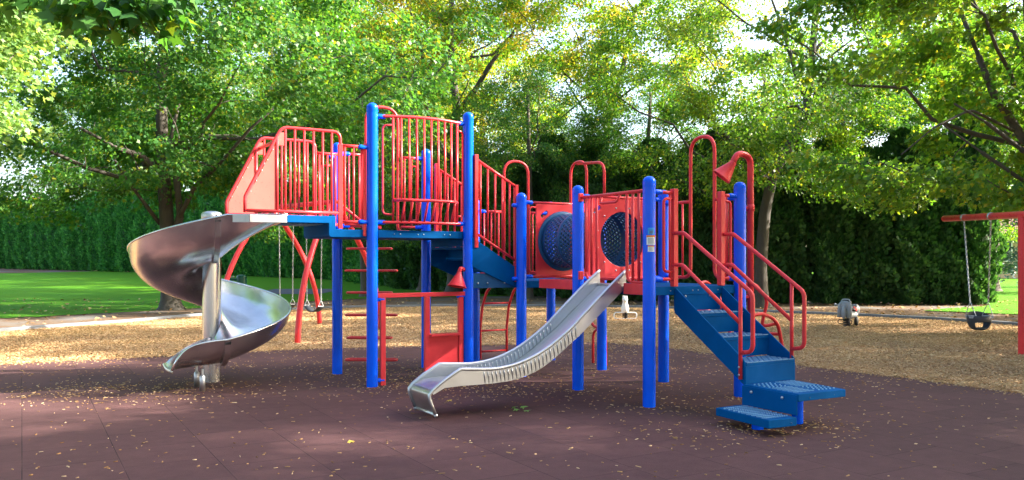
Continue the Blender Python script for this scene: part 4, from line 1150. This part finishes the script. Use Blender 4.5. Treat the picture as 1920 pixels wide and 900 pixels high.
# curved rung ladder up to the lower deck
lad = MB()
def cur(s, k): return [(s, 1.86, -.03), (s, 1.86, .45), (s, 1.80, .75), (s, 1.66, .98), (s, 1.45, 1.10), (s, 1.24, 1.13)][k]
for s in (.42, .86): lad.tube(fillet([cur(s, k) for k in range(6)], .25, 4), .019)
lo = lad.build("rung_ladder", RED, ST)
for y, z in ((1.86, .10), (1.86, .40), (1.77, .80), (1.55, 1.05)): MB().tube([(.42, y, z), (.86, y, z)], .014, 8).build("rung", RED, lo)
# loop climber below deck edge D-E
lc = MB().tube(fillet([(1.26, .68, 1.15), (1.48, .66, 1.0), (1.52, .66, .50), (1.52, .32, .50), (1.48, .32, 1.0), (1.26, .30, 1.15)], [0, .1, .16, .16, .1, 0], 7), .019)
lc.tube(fillet([(1.54, .64, -.03), (1.54, .64, .47), (1.54, .34, .47), (1.54, .34, -.03)], .14, 7), .019)
lo = lc.build("loop_climber", RED, ST)
MB().tube([(1.50, .66, .82), (1.50, .32, .82)], .013, 8).build("rung", RED, lo)
# arched loop climber beside post G
ac = MB()
ac.tube(fillet([(1.30, -2.42, .80), (1.52, -2.44, .87), (1.80, -2.42, .78), (1.95, -2.36, .45), (1.95, -2.34, -.03)], .3, 8), .020)
ac.tube(fillet([(1.30, -1.55, .80), (1.52, -1.55, .87), (1.80, -1.57, .78), (1.95, -1.65, .45), (1.95, -1.67, -.03)], .3, 8), .020)
lo = ac.build("arch_climber", RED, ST)
for pts_ in ([(1.24, -2.30, 1.12), (1.50, -2.36, 1.20), (1.72, -2.36, 1.0), (1.68, -2.30, .70), (1.80, -2.40, .74)], [(1.46, -2.36, .86), (1.62, -2.2, .74), (1.80, -2.1, .48), (1.94, -2.35, .40)], [(1.24, -1.7, 1.12), (1.50, -1.64, 1.20), (1.72, -1.64, 1.0), (1.68, -1.7, .70)], [(1.86, -2.38, .62), (1.9, -2.0, .60), (1.86, -1.6, .62)]):
    MB().tube(fillet(pts_, .16, 6), .018, 8).build("climbing_loop", RED, lo)

# ---- spiral slide
SP = (-3.371, 1.478)
sp = MB().lathe([(.107, -.05), (.107, 1.90)], (*SP, 0), 28).build("spiral_slide", STEEL, ST)
MB().lathe([(.112, 1.90), (.118, 1.905), (.118, 1.965), (.105, 1.99), (.06, 2.005), (.0005, 2.01)], (*SP, 0), 28).build("post_cap", GALV, sp)
# stations: (centre line point, right normal, rim z, bottom depth, inner r, outer r, inner height)
stn = []
def station(px_, py_, nx, ny, zr, dep, wi, wo_, hi): stn.append((px_, py_, nx, ny, zr, dep, wi, wo_, hi))
# straight entry: centre t .62 moves to SP side
for i in range(7):
    f = i / 6; s = -2.84 + (SP[0] + 2.84) * f
    e = f * f * (3 - 2 * f)
    wo_ = .142 + (SP[1] - .90 - .142) * e     # t of outer (near) wall
    wi = 1.09 + (SP[1] - .112 - 1.09) * e     # t of inner wall
    zr = 1.917 + .008 * f
    station(s, SP[1], 0, -1, zr, .075 + .385 * f ** 1.3, SP[1] - wi, SP[1] - wo_, .075 + .20 * f)
nA = 56
for i in range(1, nA + 1):
    f = i / nA; ph = -math.pi / 2 - 2 * math.pi * f
    zr = 1.925 - 1.36 * f
    station(SP[0], SP[1], math.cos(ph), math.sin(ph), zr, .46 - .18 * f ** 1.3, .112, .90, .275 - .05 * f)
zr0 = 1.925 - 1.36
for i in range(1, 11):
    f = i / 10
    zr = zr0 - .02 * f - .06 * f ** 2 - .22 * f ** 6
    bz = zr0 - .28 - .035 * f
    station(SP[0] - .57 * f, SP[1], 0, -1, zr, max(.02, zr - bz), .14 + .20 * f, .90 - .02 * f, max(.03, .225 * (1 - f ** 2) + .03))
prof = []
K = 22
for k in range(K + 1):
    u = k / K; prof.append(u)
def chute_pt(st, u, dn=0.0):
    px_, py_, nx, ny, zr, dep, wi, wo_, hi = st
    w = wi + (wo_ - wi) * (u if True else 0)
    # cross-section: inner wall falls to floor at u~.42, floor, outer wall rises steeply to rim
    uc = .42
    if u < uc: h = hi * ((uc - u) / uc) ** 2.2
    else:
        q = (u - uc) / (1 - uc); h = dep * (1 - math.sqrt(max(0, 1 - q ** 2.3)))
        h = dep * (.25 * q * q + .75 * (1 - math.sqrt(max(0, 1 - min(1, q) ** 2.6))))
    # bulge outward
    return Vector((px_ + nx * (w + dn * .4), py_ + ny * (w + dn * .4), zr - dep + h - dn))
ch = MB(); n = K + 1
vs_ = [chute_pt(st, u) for st in stn for u in prof] + [chute_pt(st, u, .012) for st in stn for u in prof]
o_ = len(stn) * n
fs_ = []
for i in range(len(stn) - 1):
    for k in range(K):
        a = i * n + k; fs_ += [(a, a + n, a + n + 1, a + 1), (o_ + a, o_ + a + 1, o_ + a + n + 1, o_ + a + n)]
ch.add(vs_, fs_, True); chute = ch.build("chute", STEEL, sp)
MB().tube([chute_pt(st, 1.0) for st in stn], .014, 8).build("outer_rim", STEEL, sp)
MB().tube([chute_pt(stn[-1], u) for u in prof], .016, 8).build("exit_lip", LIP, sp)
def flange(st, d, wid=.022):
    m = MB(); px_, py_, nx, ny = st[:4]; tx, ty = ny, -nx
    vs_ = []
    for u in prof:
        for off, dn in ((-wid, .005), (-wid, .05), (wid, .05), (wid, .005)):
            p_ = chute_pt(st, u, dn); vs_.append((p_.x + tx * off, p_.y + ty * off, p_.z))
    m.add(vs_, [(i * 4 + k, (i + 1) * 4 + k, (i + 1) * 4 + (k + 1) % 4, i * 4 + (k + 1) % 4) for i in range(K) for k in range(4)])
    o = m.build("seam_flange", STEEL, sp, .003)
    return o
flange(stn[7], 1, .03); flange(stn[6 + nA], 1, .03); flange(stn[6 + nA // 2], 1, .010)
# side skirts of the entry box and its white flange
MB().box((-3.24, .130, 1.832), (-2.85, .1415, 1.912)).build("entry_skirt", GALV, sp, .003)
MB().box((-3.24, 1.095, 1.832), (-2.85, 1.106, 1.912)).build("entry_skirt", GALV, sp, .003)
MB().prism([(-3.245, .131), (-3.245, .1415), (-3.375, .235), (-3.395, .225)], 'st', 1.832, 1.912).build("entry_skirt", GALV, sp)
# support legs under the exit
for s, t in ((-3.60, .775), (-3.60, 1.12)):
    MB().tube([(s, t, -.03), (s, t, .155), (s, t, .185)], [.030, .030, .012], 14).box((s - .008, t - .026, .175), (s + .008, t + .026, .24)).build("support_leg", GALV, sp)

# ---- safety labels on post C
def label_patch(z0, z1, half, mat, name, parent, dr=.0012):
    s, t, _ = POSTS['C']; m = MB(); n = 10; a_mid = R(-90 - 30.22 + 9.3)   # toward the camera
    vs_ = []; w = half / PR
    for z in (z0, z1):
        for k in range(n + 1):
            a = a_mid - w + 2 * w * k / n; vs_.append((s + (PR + dr) * math.cos(a), t + (PR + dr) * math.sin(a), z))
    m.add(vs_, [(k, k + 1, n + 2 + k, n + 1 + k) for k in range(n)], True)
    return m.build(name, mat, parent)
def zpx(y, s=0, t=-2.44): 
    Yd = 10.3455 + s * .5033 + t * .8641 - .06
    return 1.456 + (483.55 - y) / 1577.8 * Yd
def lab(y0, y1, half, mat): return label_patch(zpx(y1), zpx(y0), half, mat, "safety_label", PO['C'])
l1 = lab(427, 439.5, .034, LABB)
for a, b in ((431, 432), (433.5, 436.5), (437.2, 438)): label_patch(zpx(b), zpx(a), .024 if a != 433.5 else .018, INK, "label_print", l1, .002)
l2 = lab(441, 459, .046, LABW)
label_patch(zpx(444.5), zpx(441), .046, LABO, "label_header", l2, .002)
for k in range(7): label_patch(zpx(447.2 + k * 1.55), zpx(446.6 + k * 1.55), .032, INK, "label_print", l2, .002)
l3 = lab(460.2, 472, .034, LABW)
label_patch(zpx(462.6), zpx(460.2), .034, LABO, "label_header", l3, .002)
for k in range(4): label_patch(zpx(464.8 + k * 1.7), zpx(464.2 + k * 1.7), .022, INK, "label_print", l3, .002)

# ================================================================== swings
def chain(parent_name, p0, p1, parent, link=.042, r=.0042):
    p0, p1 = Vector(p0), Vector(p1); L = (p1 - p0).length; n = int(L / link); d = (p1 - p0).normalized()
    e1 = d.cross(Vector((0, 1, 0))).normalized(); e2 = d.cross(e1); m = MB()
    for i in range(n):
        c = p0 + d * (link * (i + .5) * L / (n * link)); e = e1 if i % 2 else e2; h = link * .66; w = .011
        m.tube([c + d * (h * math.cos(a)) * .9 + e * (w * math.sin(a)) for a in [2 * math.pi * q / 8 for q in range(8)]], r, 5, True)
    return m.build(parent_name, GALV, parent)
SW = thing("swing_set", "red arched swing frame with curved legs standing on the mulch behind the spiral slide", "swing set", (-4.2, 16.5, 0))
B0, B1 = Vector((-5.05, 17.55, 2.5)), Vector((-3.35, 15.75, 2.5)); base = Vector(SW.location)
MB().tube([B0 - base, B1 - base], .045, 14).build("top_beam", RED, SW)
def leg(foot, topp, bulge):
    f, t = Vector(foot), Vector(topp); out = []
    for i in range(13):
        w = i / 12; a = w ** 1.0
        x = f.x + (t.x - f.x) * (w ** 1.9); y = f.y + (t.y - f.y) * (w ** 1.9); out.append(Vector((x, y, f.z + (t.z - f.z) * (1 - (1 - w) ** 1.08))) - base)
    MB().tube(out, .052, 14).build("leg", RED, SW)
leg((-4.25, 18.6, -.05), B0, 0); leg((-5.75, 16.4, -.05), B0, 0)
leg((-3.67, 14.4, -.05), B1, 0); leg((-2.68, 17.2, -.05), B1, 0)
for i, (f0, f1, nm_) in enumerate(((.16, .40, "swing whose chains hang left of the bent red leg, grey belt seat"), (.60, .84, "swing whose chains hang beside the blue deck post, grey belt seat"))):
    a, b = B0.lerp(B1, f0), B0.lerp(B1, f1); mid = (a + b) / 2
    s = thing("belt_swing", nm_, "swing", (mid.x, mid.y, .52), math.atan2((b - a).y, (b - a).x), "belt swings on the arched frame")
    h = (b - a).length / 2; hs_ = .26
    for q in (-1, 1):
        chain("chain", (q * h, 0, 2.455 - .52), (q * hs_, 0, .12), s)
        MB().tube(fillet([(q * hs_, 0, .12), (q * hs_, .06, .01), (q * hs_, -.06, .01)], .012, 4, True), .006, 6, True).build("triangle_hanger", GALV, s)
    st_ = MB(); K2 = 12
    for i2 in range(K2 + 1):
        u = -1 + 2 * i2 / K2; x = u * hs_; z = -.11 * (1 - u * u)
        st_.v += [(x, -.07, z), (x, .07, z), (x, .07, z + .016), (x, -.07, z + .016)]
    for i2 in range(K2):
        for k in range(4): st_.f.append((i2 * 4 + k, (i2 + 1) * 4 + k, (i2 + 1) * 4 + (k + 1) % 4, i2 * 4 + (k + 1) % 4)); st_.sm.append(True)
    st_.f += [(0, 1, 2, 3), (K2 * 4 + 3, K2 * 4 + 2, K2 * 4 + 1, K2 * 4)]; st_.sm += [False, False]
    st_.build("seat", CHAR, s)
# T-frame swing at the right edge
TS = thing("swing_set", "red single post swing frame with overhead beam at the right edge of the mulch", "swing set", (7.69, 12.66, 0))
MB().lathe([(.068, -.1), (.068, 2.10)], (0, 0, 0), 22).build("post", RED, TS)
MB().tube([(.33, 2.95, 2.185), (-.0, 0, 2.105), (-.33, -2.95, 2.02)], .056, 16).build("top_beam", RED, TS)
MB().tube([(.075, -.02, .02), (.11, -.03, .02)], .02, 8).build("bolt", BLUE, TS)
bs = thing("bucket_swing", "charcoal toddler bucket swing hanging on chains from the red beam", "swing", (7.80, 14.05, .42))
def beam(y): f = (y - 12.66) / 2.95; return Vector((7.69 + .33 * f, y, 2.105 + .08 * f - .06))
for q, yb, sx in ((-1, 14.75, -.14), (1, 13.72, .14)):
    a = beam(yb) - Vector(bs.location)
    MB().tube([a + Vector((0, 0, .0)), a + Vector((0, 0, .12))], .02, 8).lathe([(.058, -.03), (.064, -.028), (.064, .028), (.058, .03)], a + Vector((0, 0, .06)), 16, Vector((.11, .99, .03))).build("hanger", GALV, bs)
    chain("chain", a, (sx, -.02 * q, .30), bs, .048, .0055)
    MB().tube(fillet([(sx, -.02 * q, .31), (sx - .055, .07, .06), (sx + .045, -.09, .06)], .012, 4, True), .007, 6, True).build("triangle_hanger", GALV, bs)
    MB().box((sx - .05, -.10, .03), (sx + .05, .08, .075)).build("seat_clip", SILVER, bs, .006)
# bucket: a shell with leg holes
bk = MB(); nb_ = 24
vs_ = []
lev = [(.185, .145, .075), (.19, .15, .03), (.18, .145, -.03), (.165, .13, -.08), (.135, .11, -.13), (.08, .075, -.165)]
for a_, b_, z in lev:
    for k in range(nb_):
        an = 2 * math.pi * k / nb_; back = .07 * max(0, math.sin(an)) if z > .05 else 0
        vs_.append((a_ * math.cos(an), b_ * math.sin(an), z + back))
fs_ = []
for i in range(len(lev) - 1):
    for k in range(nb_):
        an = 2 * math.pi * (k + .5) / nb_
        hole = i in (2, 3) and abs(math.cos(an)) < .70
        if not hole: fs_.append((i * nb_ + k, i * nb_ + (k + 1) % nb_, (i + 1) * nb_ + (k + 1) % nb_, (i + 1) * nb_ + k))
fs_.append(tuple((len(lev) - 1) * nb_ + k for k in range(nb_)))
bk.add(vs_, fs_, True); o = bk.build("seat_shell", CHAR, bs)
md = o.modifiers.new("thickness", 'SOLIDIFY'); md.thickness = .022; md.offset = 0
md = o.modifiers.new("round", 'SUBSURF'); md.levels = 1; md.render_levels = 1

# ================================================================== spring riders
def spring(parent, r, z0, z1, turns, wire):
    pts = [Vector((r * math.cos(a), r * math.sin(a), z0 + (z1 - z0) * i / (turns * 14))) for i, a in enumerate([2 * math.pi * j / 14 for j in range(int(turns * 14) + 1)])]
    MB().tube(pts, wire, 7).build("spring", BLACK, parent)
sr = thing("spring_rider", "silver motorbike shaped spring rider on the mulch right of the stairs", "spring rider", (7.12, 17.9, 0), R(-44))
spring(sr, .065, -.01, .17, 5, .014)
MB().lathe([(.08, -.02), (.08, .012), (.002, .014)], (0, 0, 0), 18).build("base_plate", BLACK, sr)
bd = MB()
bd.ball((.02, .18, .24), (.10, .30, .085), 16, 10).ball((.02, .40, .34), (.085, .15, .12), 14, 9)
bd.build("body", SILVER, sr)
MB().ball((.02, .28, .335), (.075, .17, .05), 14, 8).build("saddle", BLACK, sr)
fk = MB().tube(fillet([(-.115, -.10, .19), (-.105, -.08, .50), (.105, -.08, .50), (.095, -.10, .19)], .10, 7), .048, 12)
fk.ball((-.0, -.07, .43), (.10, .07, .11), 14, 9).ball((-.005, -.13, .30), (.055, .06, .14), 12, 8)
fk.build("fork_cowl", SILVER, sr)
MB().tube(fillet([(-.10, -.06, .50), (-.07, -.05, .575), (.08, -.05, .575), (.11, -.06, .50)], .06, 6), .016, 8).build("windscreen_frame", SILVER, sr)
MB().ball((0, -.055, .53), (.075, .02, .035), 10, 6).build("dashboard", BLACK, sr)
hb = MB().tube([(-.22, -.06, .455), (.22, -.06, .455)], .018, 8)
for q in (-1, 1): hb.lathe([(.0005, -.014), (.032, -.012), (.032, .012), (.0005, .014)], (q * .222, -.06, .455), 12, Vector((1, 0, 0)))
hb.build("handlebar", SILVER, sr)
MB().ball((.125, .20, .36), (.012, .06, .05), 10, 7).ball((.122, .10, .41), (.012, .035, .03), 10, 6).ball((.06, .0, .315), (.035, .03, .012), 10, 6).build("decal", REDP, sr)
MB().tube(fillet([(-.18, -.02, .05), (-.18, -.02, .135), (.10, .02, .135), (.10, .02, .05)], .04, 5, True), .009, 7, True).build("foot_rest", BLACK, sr)
MB().lathe([(.005, -.035), (.085, -.03), (.10, 0), (.085, .03), (.005, .035)], (.14, .16, .11), 18, Vector((1, .2, 0))).build("wheel", BLACK, sr)
wr = thing("spring_rider", "white animal shaped spring rider with oval handle loop behind the slide", "spring rider", (2.70, 20.1, 0))
spring(wr, .055, -.01, .16, 5, .013)
hd = MB().lathe([(.04, .14), (.085, .17), (.095, .24), (.075, .33), (.055, .40), (.068, .46), (.06, .50), (.002, .52)], (0, 0, 0), 16)
hd.ball((0, .12, .24), (.085, .22, .085), 14, 8).ball((0, -.06, .44), (.045, .07, .045), 12, 8)
for q in (-.045, -.015, .015, .045): hd.lathe([(.013, .47), (.014, .53), (.002, .56)], (q, .01, 0), 8)
hd.build("body", WHITE, wr)
MB().tube(fillet([(-.27, -.05, .01), (-.27, -.05, .155), (.27, -.05, .155), (.27, -.05, .01)], .068, 6, True), .014, 8, True).build("handle_loop", WHITE, wr)
MB().ball((-.03, -.115, .455), (.01, .006, .01), 8, 5).ball((.03, -.115, .455), (.01, .006, .01), 8, 5).build("eye", BLACK, wr)

# drinking fountain seen over the spiral slide
df = thing("drinking_fountain", "dark green drinking fountain with side bowl beyond the spiral slide", "drinking fountain", (-8.45, 26.3, 0))
MB().lathe([(.16, -.05), (.16, .83), (.155, .88), (.12, .915), (.05, .93), (.001, .932)], (0, 0, 0), 22).build("pedestal", GREEN, df)
MB().box((-.42, -.11, .74), (-.10, .11, .82)).build("arm", GREEN, df, .02)
MB().tube([(-.44, 0, .84), (-.22, 0, .87)], .018, 8).ball((-.455, 0, .85), .045, 10, 7).tube([(-.455, 0, .80), (-.455, 0, .93)], .018, 8).build("spout", GALV, df)

# single fallen leaves on the rubber
def fallen(name, label, p, size, mat, yaw, k=1, cat="leaf", group=None):
    r = np.random.default_rng(int(abs(p[0] * 1000)))
    P = np.array([[p[0] + r.normal(0, .035) * (k > 1), p[1] + r.normal(0, .03) * (k > 1), .012 + .012 * i] for i in range(k)])
    a = yaw + np.arange(k) * 1.9; ax = np.stack([np.cos(a), np.sin(a), .15 * np.ones(k)], 1); ax = unit(ax)
    nm = unit(np.stack([r.normal(0, .3, k), r.normal(0, .3, k), np.ones(k)], 1)); nm = unit(nm - ax * np.sum(nm * ax, 1, keepdims=True))
    me = np_mesh(name, leaf_cards(P, np.full(k, size), ax, nm, MAPLE, .35), 10, mat)
    return tag(np_obj(name, me), label, cat, group)
LG = leaf_mat("fresh fallen leaf", [(0, (.10, .26, .04)), (1, (.16, .34, .08))], .2)
LY = leaf_mat("yellow fallen leaf", [(0, (.62, .42, .05)), (1, (.72, .55, .12))], .2)
fallen("leaf_sprig", "small green leaf sprig lying on the maroon rubber below the straight slide", (.08, 8.0), .075, LG, .3, 4, "leaf sprig")
fallen("fallen_leaf", "yellow leaf lying alone on the rubber in the left foreground", (-1.265, 6.62), .07, LY, 2.0)
fallen("fallen_leaf", "yellow green leaf on the rubber under the straight slide chute", (-.66, 8.55), .07, LY, .8)
fallen("fallen_leaf", "brown leaf on the rubber near the left foreground seams", (-2.9, 6.6), .06, L_DRY, 1.2)
